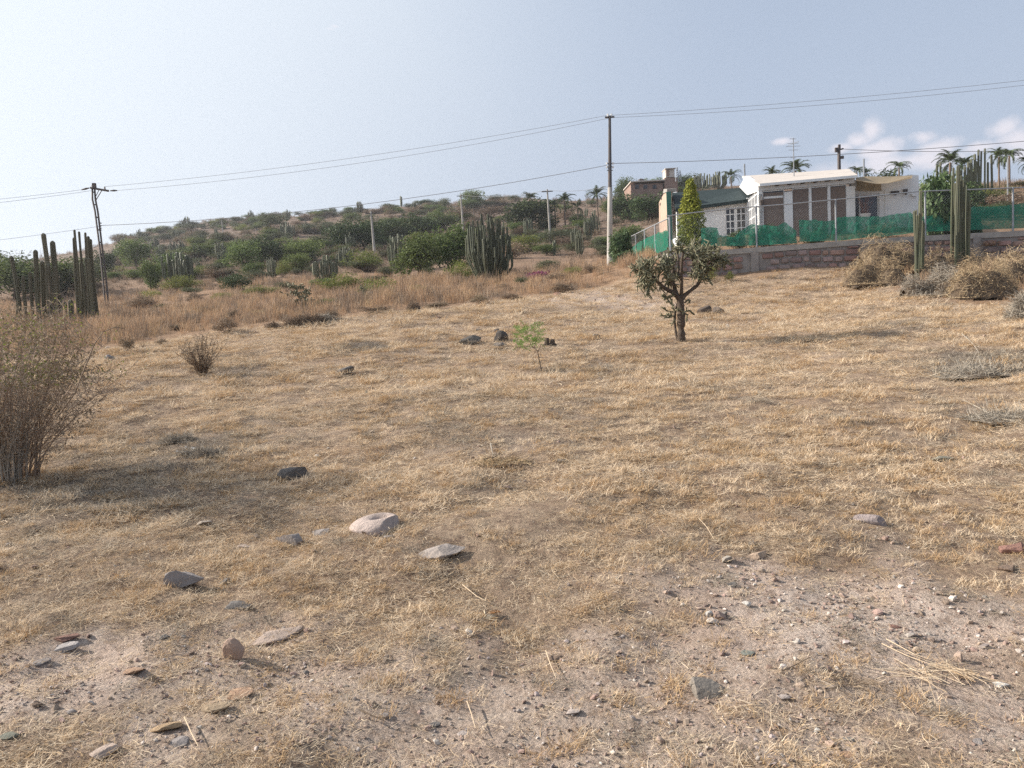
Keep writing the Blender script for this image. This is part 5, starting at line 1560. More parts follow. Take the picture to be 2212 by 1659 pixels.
# ------------------------------------------------------------ far house on the skyline
FHD = 110
FB = P(1395, 405, FHD)
Pf = Plane(FB, (1, 0, 0)); ff = lambda u, v, o_=0: Pf.sh(u, v, o_)
fh = empty('far_house', (FB[0], FB[1], gz(FB[0], FB[1])), label='far two storey house with a rooftop water tower on the skyline', cat='house')
BRK = M('brown_brick_far', (.30, .20, .16), (.24, .16, .13), .9, 1)
def qr(mb, u0, v0, u1, v1, n0, n1):
    a = ff(u0, v1); b = ff(u1, v0); rect(mb, Pf, a[0], b[0], a[1], b[1], n0, n1)
kid(fh, 'wall', BRK, lambda mb: qr(mb, 1364, 395, 1432, 440, 0, 6))
kid(fh, 'roof_slab', CREAM, lambda mb: qr(mb, 1361, 389, 1436, 395, -.6, 6.5))
kid(fh, 'upper_storey', BRK, lambda mb: qr(mb, 1436, 384, 1462, 440, -.4, 5))
kid(fh, 'tower', CREAM, lambda mb: qr(mb, 1437, 366, 1456, 384, -.3, 1.6))
kid(fh, 'tower_brown_panel', BRK, lambda mb: qr(mb, 1439, 368, 1444, 381, -.42, -.31))  # brown panel on the left part of the tower front
kid(fh, 'tower_slab', CREAM, lambda mb: qr(mb, 1435, 364, 1458, 366.5, -.6, 1.9))
for u in (1372, 1390, 1410): kid(fh, 'window', GLASS, lambda mb: qr(mb, u, 399, u + 8, 408, -.06, -.01))
wt_ = kid(fh, 'water_tank', STEEL, lambda mb: mb.tube([Pf.w(*ff(1389, 389), 1.5), Pf.w(*ff(1389, 384), 1.5), Pf.w(*ff(1389, 382), 1.5)], [.5, .5, .2], 8, cap=True))
for u, hh in ((1459, 30), (1465, 24)):
    kid(fh, 'lattice_mast', GALV, lambda mb: [mb.tube([Pf.w(*ff(u + q, 395), -1), Pf.w(*ff(u + q * .4, 395 - hh), -1)], .05, 4) for q in (-3, 3)] + [mb.tube([Pf.w(*ff(u - 2, 393 - q), -1), Pf.w(*ff(u + 2, 389 - q), -1)], .04, 4) for q in range(0, hh - 4, 5)])

# ------------------------------------------------------------ columnar cacti one can count
def cactus_group(base_uv, stems, label, mat, D=None, ribs=7, rs=1.0, name='columnar_cactus'):
    p = ground_at(*base_uv); D = D or p[1]
    bs = P(base_uv[0], base_uv[1], D); bs[2] = gz(bs[0], bs[1])
    e = empty(name, bs, label=label, cat='cactus')
    r = np.random.default_rng(int(base_uv[0]))
    for (u0, v0, u1, v1, w_) in stems:
        dy = r.uniform(-.35, .35)
        a = P(u0, v0, D + dy); b = P(u1, v1, D + dy); g_ = gz(a[0], a[1])
        a = np.array([a[0], a[1], min(a[2], g_) - .05])
        q = np.linspace(0, 1, 10)[:, None]
        pts = a * (1 - q) + b * q; pts[:, 0] += .02 * np.sin(q[:, 0] * 4 + r.uniform(0, 6))
        rad = w_ * D / FT / 2 * rs * (1 + .05 * np.sin(q[:, 0] * 20 + r.uniform(0, 6)))
        mb = MB(); rib_stem(mb, pts, rad, ribs, tone=r.uniform(.1, .5), r=r); shift(mb, bs)
        mb.build('stem', mat, e, smooth=False)
    return e
cactus_group((95, 700), [(48, 700, 25, 557, 10), (56, 700, 51, 598, 8), (86, 700, 76, 544, 11), (99, 700, 90, 568, 11), (118, 700, 95, 508, 11), (134, 704, 114, 525, 13), (109, 702, 104, 575, 12), (124, 704, 118, 580, 11), (38, 690, 37, 600, 7), (70, 700, 66, 590, 8), (146, 704, 142, 655, 8)],
             'left cluster of tall weathered cactus columns behind the big bush', CACTD, rs=.8)
cactus_group((185, 700), [(172, 702, 159, 516, 8), (176, 702, 162, 498, 5.5), (187, 702, 172, 502, 5.5), (193, 700, 183, 504, 5.5), (207, 706, 191, 513, 8), (213, 706, 196, 519, 7), (158, 700, 151, 652, 13), (198, 704, 186, 560, 9), (181, 704, 176, 570, 10), (203, 704, 192, 560, 8)],
             'second cluster of slender cactus columns next to the ladder pole', CACTD, rs=.8)
Z = lambda x, y: (1946.9 + x * .12498, 322.6 + y * .125)
CD = 26.3
def zst(L): return [(*Z(x0, y0), *Z(x1, y1), w_) for (x0, y0, x1, y1, w_) in L]
cactus_group(Z(300, 1700), zst([(245, 1690, 232, 1080, 5), (268, 1700, 262, 1150, 5), (295, 1700, 330, 730, 5.2), (320, 1700, 312, 900, 5), (355, 1680, 360, 1250, 5), (385, 1680, 378, 1280, 4.5), (255, 1100, 256, 1060, 4)]),
             'short cluster of cactus columns at the right end of the white wall', CACT, D=CD)
cactus_group(Z(1000, 1600), zst([(880, 1620, 876, 470, 5.0), (915, 1600, 910, 330, 4.2), (948, 1600, 968, 300, 5.2), (985, 1600, 992, 310, 4.6), (1005, 1620, 1003, 545, 5.2), (1035, 1600, 1030, 470, 4.6), (1060, 1600, 1058, 540, 5), (1090, 1600, 1086, 590, 5), (1115, 1600, 1118, 640, 4.6), (1150, 1600, 1152, 760, 4.8), (1175, 1560, 1178, 900, 4), (940, 1600, 938, 600, 4.2), (1075, 1600, 1105, 560, 4.2), (860, 1600, 1000, 1400, .1)][:-1]),
             'dense cluster of straight cactus columns in front of the right fence', CACT, D=CD)
# big candelabra cactus in the middle distance
p = ground_at(1058, 614); sx = p[1] / FT
e = empty('candelabra_cactus', p, label='huge candelabra cactus of many columns in the middle of the slope', cat='cactus')
for k, (pts, rd, tn) in enumerate(organ_stems(900, 96, h=1.02, base=.16, spread=.49, rad=.0175, seg=8, hvar=.62, grow=1.7)):
    mb = MB(); pts = pts * np.array([104 * sx, 104 * sx, 146 * sx]); rib_stem(mb, pts, rd * 104 * sx, 5, tone=tn)
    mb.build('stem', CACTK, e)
# tall dark columns rising behind on the right
p = P(2115, 400, 55); p[2] = gz(p[0], p[1])
e = empty('columnar_cactus', p, label='group of very tall dark columns against the sky at the right', cat='cactus')
r = np.random.default_rng(5)
for (u, vt, w_) in ((2113, 325, 4), (2120, 328, 3.4), (2128, 322, 3.6), (2134, 352, 4), (2142, 336, 4.5), (2106, 335, 5), (2099, 345, 5), (2091, 352, 5), (2084, 362, 5), (2076, 370, 5), (2068, 362, 4), (2109, 350, 4), (2118, 360, 4.5), (2095, 368, 5), (2088, 380, 5), (2102, 372, 4), (2023, 358, 4), (2032, 352, 4), (2040, 362, 4)):
    a = P(u, 440, 55 + r.uniform(-1, 1)); b = P(u + r.uniform(-1, 1), vt, 55); a = np.array([b[0] + r.uniform(-.1, .1), b[1], gz(b[0], b[1]) - .1])
    q = np.linspace(0, 1, 8)[:, None]; mb = MB(); rib_stem(mb, a * (1 - q) + b * q, w_ * 55 / FT / 2, 6, tone=r.uniform(0, .4), r=r); shift(mb, p); mb.build('stem', CACT, e)

# ------------------------------------------------------------ garden plants round the fence
OLEC = [crown_mesh(950 + k, LEAF_OLE, 2600, .055, 13, .05, fill=.45, aspect=3.2) for k in range(2)]
def bush2(name, mesh, u, v, wpx, hpx, D, label, cat='shrub', tr=True):
    p = P(u, v, D); p[2] = gz(p[0], p[1]); H = P(u, v - hpx, D)[2] - p[2]; Wd = wpx * D / FT
    e = empty(name, p, float(rng.uniform(0, 6)), label=label, cat=cat)
    c_ = link('foliage', mesh, e); c_.scale = (Wd, Wd, H)
    if tr: c2 = link('branches', BTW[0], e); c2.scale = (Wd * .8, Wd * .8, H * .8)
    return e
bush2('oleander_bush', OLEC[0], 1340, 608, 62, 118, 39, 'tall leafy oleander bush growing around the concrete pole foot')
bush2('oleander_bush', OLEC[1], 1352, 612, 46, 70, 37, 'leafy bush leaning on the far end of the side fence')
bush2('green_shrub', TREES['yell'][0], 1346, 614, 62, 40, 36, 'low bright green shrub under the oleander')
bush2('green_shrub', TREES['grey'][1], 1318, 618, 50, 20, 34, 'low grey green weeds left of the bright green shrub')
bush2('oleander_bush', OLEC[1], 2030, 512, 72, 132, 29.3, 'tall grey green leafy bush between the two right cactus clusters')
bush2('oleander_bush', OLEC[0], 2008, 515, 44, 92, 29.6, 'leafy bush behind the short cactus cluster')
bush2('oleander_bush', OLEC[0], 2105, 515, 40, 92, 29.4, 'sprawling leafy bush right of the dense cactus cluster')
bush2('green_shrub', TREES['yell'][1], 2102, 508, 44, 62, 29.8, 'yellow green shrub at the left end of the teal net')
bush2('garden_tree', TREES['mesq'][0], 2020, 470, 110, 92, 40, 'olive green garden tree behind the right end of the fence', cat='tree')
bush2('garden_tree', TREES['dark'][1], 2085, 470, 100, 80, 44, 'dark garden tree behind the dense cactus cluster', cat='tree')
bush2('garden_tree', TREES['mesq'][2], 2010, 420, 60, 36, 52, 'small dark tree top above the white wall end', cat='tree')
bush2('garden_shrub', TREES['dark'][0], 1536, 535, 34, 44, 31.8, 'pointed dark shrub behind the net left of the small paned window')
bush2('garden_shrub', TREES['dark'][2], 1590, 535, 50, 40, 32, 'dark shrub behind the net under the small paned window')
bush2('garden_shrub', TREES['dark'][1], 1650, 530, 66, 48, 31.8, 'round dark shrub behind the net at the sunroom corner')
bush2('garden_shrub', TREES['grey'][1], 1700, 528, 60, 38, 31.6, 'grey green shrub behind the net under the sunroom')
bush2('garden_shrub', TREES['dark'][0], 1760, 524, 60, 30, 31.5, 'low dark shrub behind the net right of the grey green one')
bush2('weed_clump', TREES['yell'][2], 1535, 602, 34, 34, 29.0, 'small green weed clump against the stone wall behind the cactus tree', cat='weed')
bush2('weed_clump', TREES['yell'][0], 1575, 602, 26, 18, 28.8, 'low green weed clump at the foot of the stone wall', cat='weed')
# potted dead plant in front of the door
p = S6(150, 1080, .2)
bp = Hs.w(p[0], yard, .2)
e = empty('potted_plant', bp, label='dead reddish plant in a white pot before the glass door', cat='potted plant')
hp = p[1] - yard
part(e, 'pot', WHITEP, lambda mb: mb.tube([bp, bp + np.array([0, 0, max(hp - .05, .2)]), bp + np.array([0, 0, max(hp + .12, .4)])], [.16, .18, .26], 10, cap=True))
mb, _ = twig_bush_mesh(33, TWIG, 16, 5, 4, .012, spread=.3)
c_ = link('dead_branches', mb.mesh('branches', M('red_brown_twigs', (.22, .11, .09), (.16, .08, .07), .9, 6, tonecol=(.34, .20, .17))), e); c_.location = (0, 0, max(hp, .2)); c_.scale = (1, 1, 1.15)
# conifer
p = P(1495, 530, 31.2); p[2] = gz(p[0], p[1]); H = P(1495, 388, 31.2)[2] - p[2]
e = empty('conifer', p, label='slim twisted yellow green conifer behind the fence left of the window', cat='tree')
mb = MB(); r = np.random.default_rng(12)
for k in range(66):
    z = .03 + .94 * (k + r.uniform(0, 1)) / 66; a = k * 2.4
    wz = np.interp(z, [0, .1, .35, .6, .8, 1], [.62, .80, .88, .72, .44, .14]) * .62
    c0 = np.array([math.cos(a) * wz * .55, math.sin(a) * wz * .55, z * H])
    n_ = 190; d = r.normal(size=(n_, 3)); d /= np.linalg.norm(d, axis=1)[:, None]
    rad = np.array([wz * .62 + .03, wz * .62 + .03, .17]); C_ = c0 + d * rad * r.uniform(.7, 1.05, (n_, 1))
    mb.leaves(C_, .055, 2.4, tone=np.clip(r.uniform(-.1, .6, n_) + (z > .55) * .35, 0, 1), nrm=d, r=r)
mb.build('foliage', LEAF_THUJA, e)
part(e, 'trunk', BARK, lambda mb: mb.tube([p - np.array([0, 0, .1]), p + np.array([0, 0, H * .9])], [.06, .015], 6))

# ------------------------------------------------------------ the cholla tree
base = ground_at(1475, 737); CDp = base[1]; us = CDp / FT
Hc = lambda x, y, dy=0.0: P(*K('H', x, y), CDp + dy)
ch = empty('cholla_tree', base, label='branching cholla cactus tree with dark drooping joints in the middle right', cat='cactus')
px = .14583 * us
def limb(name, pts, r0, r1, dy=0.0):
    pts3 = []
    for k, (x, y) in enumerate(pts): pts3.append(Hc(x, y, dy * k / max(1, len(pts) - 1)))
    pts3 = np.array(pts3)
    # resample smoothly
    q = np.linspace(0, len(pts3) - 1, 5 * len(pts3)); sm_ = np.stack([np.interp(q, range(len(pts3)), pts3[:, k]) for k in range(3)], 1)
    sm_[1:-1] = (sm_[:-2] + sm_[1:-1] * 2 + sm_[2:]) / 4
    rad = np.linspace(r0, r1, len(sm_)) * px * (1 + .10 * rng.normal(size=len(sm_)))
    if name: part(ch, name, BARK, lambda mb: mb.tube(sm_, rad, 9, tone=.3, cap=True), smooth=True)
    return sm_
limb('trunk', [(690, 1600), (690, 1450), (690, 1250), (685, 1050), (665, 900)], 62, 46)
limb('side_stem', [(640, 1590), (610, 1450), (590, 1300), (600, 1120), (640, 1020)], 18, 20, .1)
SK = []
for (pts, r0, r1, dy) in ([(660, 960), (600, 870), (500, 820), (420, 780), (330, 690), (250, 600), (190, 520)], 38, 22, -.1), \
        ([(655, 930), (590, 800), (565, 650), (570, 450), (560, 330)], 30, 18, .25), \
        ([(690, 930), (698, 750), (690, 560), (700, 400), (720, 250)], 26, 16, -.2), \
        ([(700, 960), (750, 890), (850, 810), (930, 750), (990, 640), (1010, 500), (1070, 370)], 32, 18, .1), \
        ([(590, 780), (500, 640), (440, 520), (420, 380)], 20, 12, -.4), \
        ([(640, 600), (650, 450), (640, 300), (600, 200)], 18, 12, .4), \
        ([(990, 640), (900, 540), (860, 420), (850, 300)], 16, 12, -.25), \
        ([(1040, 440), (1140, 350), (1260, 330), (1340, 420)], 16, 10, .1), \
        ([(250, 600), (120, 520), (40, 470)], 16, 10, .3), ([(190, 520), (200, 450), (240, 420)], 14, 10, -.3), ([(700, 400), (850, 260), (980, 240)], 14, 10, .3), ([(565, 500), (400, 330), (380, 260)], 14, 10, .2):
    SK.append(limb('limb', pts, r0, r1, dy))
skel = np.vstack([s[len(s) // 3:] for s in SK])
jm = MB(); r = np.random.default_rng(21)
def joint(a, d, l, r0):
    d = d / np.linalg.norm(d); q = np.linspace(0, 1, 5)
    bend = r.normal(0, .10, 3) * l
    pts = a + d * l * q[:, None] + bend * (q ** 2)[:, None]
    rad = r0 * np.array([.6, 1.0, .88, 1.02, .5])
    k = 6
    jm.tube(pts, rad, k, tone=float(np.clip(r.normal(.45, .35), 0, 1)), cap=True)
    return pts
def topy(x): return np.interp(x, [0, 200, 400, 550, 700, 900, 1100, 1250, 1380], [430, 400, 290, 150, 90, 150, 190, 220, 330])
clusters = []
for _ in range(36): clusters.append((r.uniform(-10, 290), r.uniform(430, 860), 'l'))
for _ in range(54):
    x = r.uniform(190, 1330); clusters.append((x, topy(x) + r.uniform(20, 270), 't'))
for _ in range(26): clusters.append((r.uniform(380, 700), r.uniform(330, 760), 'c'))
for _ in range(20): clusters.append((r.uniform(870, 1130), r.uniform(430, 680), 'r'))
for _ in range(8): clusters.append((r.uniform(1230, 1370), r.uniform(330, 470), 'r'))
for (x, y, kd) in clusters:
    tgt = Hc(x, y, r.uniform(-.55, .55))
    j = np.argmin(np.linalg.norm(skel - tgt, axis=1) + (skel[:, 2] > tgt[2] + .3) * .2)
    a = skel[j]; q = np.linspace(0, 1, 6)[:, None]
    pth = a * (1 - q) + tgt * q; pth[:, 2] += .06 * np.sin(q[:, 0] * math.pi) * np.linalg.norm(tgt - a)
    jm.tube(pth, np.linspace(.016, .011, 6), 5, tone=.1)
    nj = {'l': 6, 't': 5, 'c': 5, 'r': 5}[kd]
    for _ in range(nj):
        s_ = pth[r.integers(2, 6)]
        d = r.normal(size=3)
        if kd == 'l': d[2] -= 1.0 if y > 560 else -.1
        elif kd == 't': d[2] += .35
        elif kd == 'c': d[2] -= .5
        else: d[2] -= .7
        pp = joint(s_, d, r.uniform(.07, .17), r.uniform(.0090, .0135))
        for _ in range(r.integers(0, 3)):
            d2 = d / np.linalg.norm(d) + r.normal(0, .6, 3); joint(pp[r.integers(2, 5)], d2, r.uniform(.05, .12), r.uniform(.008, .012))
for arm in ([(590, 1150), (500, 1140), (420, 1090)], [(590, 1210), (480, 1200), (365, 1198)], [(720, 1150), (800, 1110), (885, 1190)], [(560, 1050), (480, 960), (400, 900)], [(560, 1040), (540, 960), (500, 920)], [(735, 1010), (790, 970), (830, 980)],
            [(600, 1240), (570, 1290), (545, 1330)], [(730, 1160), (780, 1180), (760, 1280)], [(500, 960), (440, 900), (425, 870)], [(600, 900), (520, 910), (470, 930)], [(590, 1190), (520, 1230), (450, 1220)], [(590, 1130), (560, 1080), (580, 1040)], [(720, 1190), (690, 1100), (600, 1120)]):
    dy = r.uniform(-.15, .15); pts = np.array([Hc(x, y, dy) for x, y in arm])
    for a, b in zip(pts[:-1], pts[1:]):
        l = np.linalg.norm(b - a); joint(a, b - a, l * 1.1, .016)
        for _ in range(2): joint(a * .4 + b * .6, r.normal(0, 1, 3) + (b - a) / l, r.uniform(.04, .08), .012)
shift(jm, base); jm.build('stem_joints', CHOL, ch, smooth=True, kind='stuff')

# ------------------------------------------------------------ small green tree, bushes, stumps
b = ground_at(1171, 807); D = b[1]; us = D / FT
sap = empty('sapling', b, label='small bright green sapling on a thin bent stem in the middle of the field', cat='tree')
C_ = lambda x, y, dy=0.0: P(*K('C', x, y), D + dy)
part(sap, 'stem', BARK, lambda mb: [mb.tube([C_(616, 742), C_(604, 690), C_(590, 625), C_(584, 585), C_(560, 560)], [.009, .008, .007, .006, .005], 6),
                                  mb.tube([C_(584, 590), C_(600, 560), C_(604, 535)], [.006, .005, .003], 5), mb.tube([C_(560, 560), C_(540, 545), C_(520, 500), C_(500, 440)], [.005, .004, .003, .002], 5),
                                  mb.tube([C_(560, 560), C_(500, 550), C_(440, 560)], [.004, .003, .002], 5), mb.tube([C_(560, 560), C_(575, 500), C_(560, 430)], [.004, .003, .002], 5)])
mb = MB(); r = np.random.default_rng(31)
for _ in range(115):
    while True:
        x, y = r.uniform(395, 640), r.uniform(385, 585)
        if ((x - 520) / 118) ** 2 + ((y - 480) / 98) ** 2 < 1 and not (x > 570 and y > 545): break
    c0 = C_(x, y, r.uniform(-.22, .22)); d = np.array([r.normal(), r.normal(), r.uniform(-.5, .8)]); d /= np.linalg.norm(d)
    q = r.uniform(0, .10, 22)[:, None]
    mb.leaves(c0 + d * q + r.normal(0, .010, (22, 3)), .011, 2.2, r=r)
    mb.tube([c0, c0 + d * .1], .0012, 3, tone=.1)
shift(mb, b); mb.build('foliage', LEAF_SAP, sap)

def big_bush(u, v, wpx, hpx, label, seed, n1, n2, n3, rad, leafm=None, nleaf=0, leafsz=.02, name='dry_bush', mat=TWIG, up=1.0, spread=.5, rb=.08, tops=0, D=None):
    p = ground_at(u, v); D = D or p[1]; s_ = D / FT
    e = empty(name, p, label=label, cat='bush')
    mb, tips = twig_bush_mesh(seed, mat, n1, n2, n3, rad, up=up, spread=spread, rb=rb)
    sc_ = np.array([wpx * s_, wpx * s_, hpx * s_])
    for v_ in mb.V: v_ *= sc_
    tips = tips * sc_
    mb.build('branches', mat, e)
    if nleaf:
        r = np.random.default_rng(seed); j = r.integers(0, len(tips), nleaf); m2 = MB()
        C0 = tips[j] + r.normal(0, .02, (nleaf, 3))
        if tops: C0 = C0[(C0[:, 2] > hpx * s_ * tops) & (vnoise(C0[:, 0], C0[:, 1] + C0[:, 2], 4, 2) > -.02)]
        m2.leaves(C0, leafsz, 1.8, r=r); m2.build('leaves', leafm, e, kind='stuff')
    return e
bigb = big_bush(25, 1035, 390, 400, 'large half bare brown bush with yellow green leaves at the left border', 41, 74, 13, 6, .0038, LEAF_YG, 12000, .014, mat=TWIGR, tops=.50, spread=.52, rb=.16)
o = big_bush(20, 1045, 190, 330, 'straw coloured tall weeds standing inside the left border bush', 42, 46, 6, 3, .007, None, 0, name='tall_weeds', mat=TWIGG, spread=.35, rb=.2)
big_bush(437, 812, 104, 100, 'leafless purplish shrub standing alone in the left of the field', 43, 30, 9, 4, .012, LEAF_DRY, 700, .014)
r = np.random.default_rng(77); m2 = MB(); s_ = ground_at(25, 1035)[1] / FT
C0 = r.normal(size=(10500, 3)); C0 /= np.linalg.norm(C0, axis=1)[:, None]; C0 *= r.uniform(.35, 1.0, (10500, 1)) ** .6
C0 = C0 * np.array([200, 200, 185]) * s_ + np.array([0, 0, 205 * s_]); C0 = C0[(C0[:, 2] > 20 * s_)]
C0 = C0[(vnoise(C0[:, 0] + C0[:, 1], C0[:, 2], 6, 3) + vnoise(C0[:, 1] - C0[:, 0], C0[:, 2], 14, 5)) > -.12]
m2.leaves(C0, .012, 5.0, r=r); m2.build('fine_twigs', LEAF_DRY, bigb, kind='stuff')
# one long curved branch reaching out of the left bush
pts = [P(u, v, 5.4) for u, v in ((150, 905), (190, 850), (214, 790), (232, 745), (252, 718), (278, 708), (297, 712))]
mb = MB(); mb.tube(pts, [.006, .0055, .005, .004, .0035, .003, .002], 5)
r = np.random.default_rng(8)
for k in range(1, 6):
    for _ in range(3):
        d = r.normal(0, 1, 3); d /= np.linalg.norm(d); mb.tube([pts[k], pts[k] + d * .05], [.0015, .0007], 3, tone=.4)
g_ = ground_at(50, 1035); shift(mb, g_)
bb = [o for o in bpy.data.objects if o.name.startswith('dry_bush')][0]
mb.build('arching_branch', TWIG, bb)

def mound(u, v, wpx, hpx, label, seed, mat=TWIGG, n_=1500, name='brush_pile', cat='brush pile', L=.22, wid=.007, depth=.7, flat=.6):
    """heap of cut brush: strands lying every way over a lumpy core, dark where one sees in"""
    p = ground_at(u, v); s_ = p[1] / FT; Wd, Hh = wpx * s_, hpx * s_
    e = empty(name, p, label=label, cat=cat); r = np.random.default_rng(seed); mb = MB()
    lob = [(r.uniform(-.32, .32), r.uniform(-.25, .25), r.uniform(.55, 1.0)) for _ in range(6)]
    def surf(x, y): return max(0, max(h_ * (1 - ((x - a) ** 2 + (y - b_) ** 2) / .085) for a, b_, h_ in lob))
    for _ in range(n_):
        x, y = r.uniform(-.52, .52), r.uniform(-.5, .5) * depth
        z = surf(x, y / depth) * r.uniform(.3, 1.0) ** .5
        if z <= .02 and r.random() < .6: continue
        c_ = np.array([x * Wd, y * Wd, z * Hh])
        a = r.uniform(0, 6.28); el = r.normal(0, flat)
        d = np.array([math.cos(a) * math.cos(el), math.sin(a) * math.cos(el), math.sin(el)])
        l = L * r.uniform(.4, 1.5); q = np.array([-.5, 0, .5])[:, None]
        bend = r.normal(0, .12, 3) * l
        pts = c_ + d * l * q + bend * (q ** 2) * 2
        pts[:, 2] = np.maximum(pts[:, 2], .01)
        mb.tube(pts, [wid * .6, wid * .5, wid * .25], 3, tone=r.uniform(0, 1))
    mb.build('strands', mat, e, kind='stuff')
    if hpx < 12: return e
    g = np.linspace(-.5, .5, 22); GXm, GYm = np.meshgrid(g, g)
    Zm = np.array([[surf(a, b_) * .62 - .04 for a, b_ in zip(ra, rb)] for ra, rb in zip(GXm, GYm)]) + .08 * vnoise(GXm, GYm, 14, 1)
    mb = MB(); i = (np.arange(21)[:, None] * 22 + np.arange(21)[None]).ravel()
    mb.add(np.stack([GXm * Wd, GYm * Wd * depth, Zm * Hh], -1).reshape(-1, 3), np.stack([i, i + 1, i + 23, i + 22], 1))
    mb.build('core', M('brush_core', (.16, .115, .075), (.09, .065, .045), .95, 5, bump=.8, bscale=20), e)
    return e
STRAWT = M('tangled_straw', (.40, .29, .18), (.30, .21, .13), .8, 3, tonecol=(.56, .44, .28), trans=.1)
mound(1885, 614, 120, 84, 'heap of cut straw with a dark hollow at the right end of the stone wall', 51, STRAWT, 1900)
mound(1925, 578, 130, 80, 'taller brown brush heap behind the hollow straw heap', 52, STRAWT, 1700)
mound(2015, 638, 120, 74, 'grey brown brush heap right of the hollow straw heap', 53, TWIGG, 1800)
mound(2115, 642, 150, 96, 'largest brush heap with a black opening at the right', 54, STRAWT, 2400)
mound(2055, 592, 170, 76, 'broad pale brush heap behind the grey brown one', 55, STRAWT, 1900)
mound(2190, 608, 150, 90, 'brush heap on the right border behind the largest heap', 56, STRAWT, 1900)
mound(2215, 690, 90, 74, 'grey twig tangle cut by the right border', 57, TWIGG, 1500, L=.3)
mound(2120, 808, 230, 22, 'flat spread of grey fallen twigs at the right of the field', 58, TWIGG, 1300, L=.22, wid=.004, depth=.6)
mound(2190, 905, 170, 16, 'thin scatter of grey twigs below the larger twig spread', 59, TWIGG, 600, L=.22, wid=.003, depth=.6)
mound(653, 704, 84, 30, 'dark brush heap on the far left edge of the field', 60, TWIG, 1100, L=.2)
mound(700, 696, 50, 18, 'lighter small brush heap touching the dark one', 61, TWIGG, 600, L=.15)
mound(590, 708, 32, 12, 'tiny dark brush heap left of the dark one', 62, TWIG, 300, L=.15)
mound(893, 673, 32, 26, 'dark root lump on the far edge of the field', 63, TWIG, 500, L=.12)
mound(430, 985, 90, 26, 'grey weed tangle in the shade right of the left bush', 64, TWIGG, 500, L=.12, wid=.0025)
mound(385, 955, 70, 24, 'small green grey weed tangle behind the shaded one', 65, TWIGG, 400, L=.12, wid=.0025)
mound(1085, 1000, 110, 9, 'loose tangle of fallen stalks in the middle of the field', 66, STRAWT, 300, L=.18, wid=.003, depth=.5, flat=.3)
mound(2010, 1455, 150, 4, 'bundle of long yellow straw stalks on the gravel', 67, STRAW, 60, L=.26, wid=.0020, depth=.4, flat=.04)
mound(1830, 1480, 130, 5, 'dark thin twigs tangled on the gravel', 68, TWIG, 60, L=.14, wid=.002, depth=.6, flat=.1)
for k, (kd, u, v, w_, h_, lab) in enumerate([('dry', 805, 676, 70, 16, 'brown shrub tufts at the edge right of the dark brush heap'), ('dry', 945, 668, 56, 18, 'brown shrub tufts at the edge, middle'), ('dry', 1035, 656, 34, 20, 'brown shrub tufts below the candelabra cactus'),
                                         ('dry', 1105, 648, 44, 15, 'brown shrub tufts near the red flowers'), ('dry', 1215, 632, 50, 22, 'dry shrub left of the low grey green weeds'), ('dry', 715, 690, 30, 24, 'thin brown shrub behind the lighter brush heap'),
                                         ('dry', 350, 744, 26, 12, 'tiny brown shrub on the left field edge'), ('dry', 275, 760, 30, 34, 'brown shrub on the left field edge'), ('bare', 310, 752, 24, 20, 'small bare shrub on the left field edge'), ('bare', 800, 688, 24, 20, 'forked dead branch at the field edge'),
                                         ('dry', 1900, 520, 70, 44, 'tall reddish dry weeds before the net right of the sunroom'), ('dry', 1950, 548, 60, 40, 'reddish dry weeds by the short cactus cluster'), ('dry', 2130, 545, 90, 34, 'pale reddish weeds right of the dense cactus cluster'),
                                         ('dry', 2190, 548, 80, 36, 'pale weeds on the right border under the teal net')]):
    put(kd, u, v, w_, h_, lab)
BAND = [(345, 672, 'grey', 34, 18), (395, 690, 'dry', 30, 20), (455, 676, 'dry', 40, 18), (505, 690, 'dry', 26, 22), (555, 684, 'yell', 34, 14), (610, 672, 'dry', 34, 18), (700, 664, 'yell', 44, 20), (735, 672, 'dry', 30, 18),
        (860, 655, 'dry', 40, 20), (905, 640, 'yell', 50, 26), (950, 650, 'dry', 26, 18), (1030, 630, 'dry', 40, 20), (1090, 628, 'dry', 36, 16), (1130, 618, 'grey', 34, 20), (1205, 608, 'dry', 40, 22), (1240, 596, 'yell', 44, 20), (1275, 590, 'dry', 34, 20), (1185, 585, 'grey', 60, 26), (1100, 598, 'dry', 40, 20), (480, 650, 'yell', 50, 18), (330, 650, 'yell', 40, 24), (415, 640, 'grey', 44, 20), (250, 690, 'dry', 26, 24), (262, 715, 'grey', 28, 16), (380, 712, 'dry', 36, 12), (810, 620, 'grey', 60, 28), (700, 625, 'mesq', 44, 26), (620, 630, 'grey', 46, 24)]
_dist = ['leftmost', 'second', 'third', 'fourth', 'fifth', 'sixth', 'seventh', 'eighth', 'ninth', 'tenth', 'eleventh', 'twelfth', 'thirteenth', 'fourteenth']
for kd_, nm_ in (('dry', 'brown dry shrub'), ('grey', 'grey green low shrub'), ('yell', 'yellowish low shrub'), ('mesq', 'green leafy shrub')):
    for q_, (u, v, k2, w_, h_) in enumerate(sorted([b_ for b_ in BAND if b_[2] == kd_])):
        put(kd_, u, v, w_, h_, ('%s %s from the left in the tall grass band' % (_dist[q_], nm_)) if q_ else 'leftmost %s in the tall grass band' % nm_)
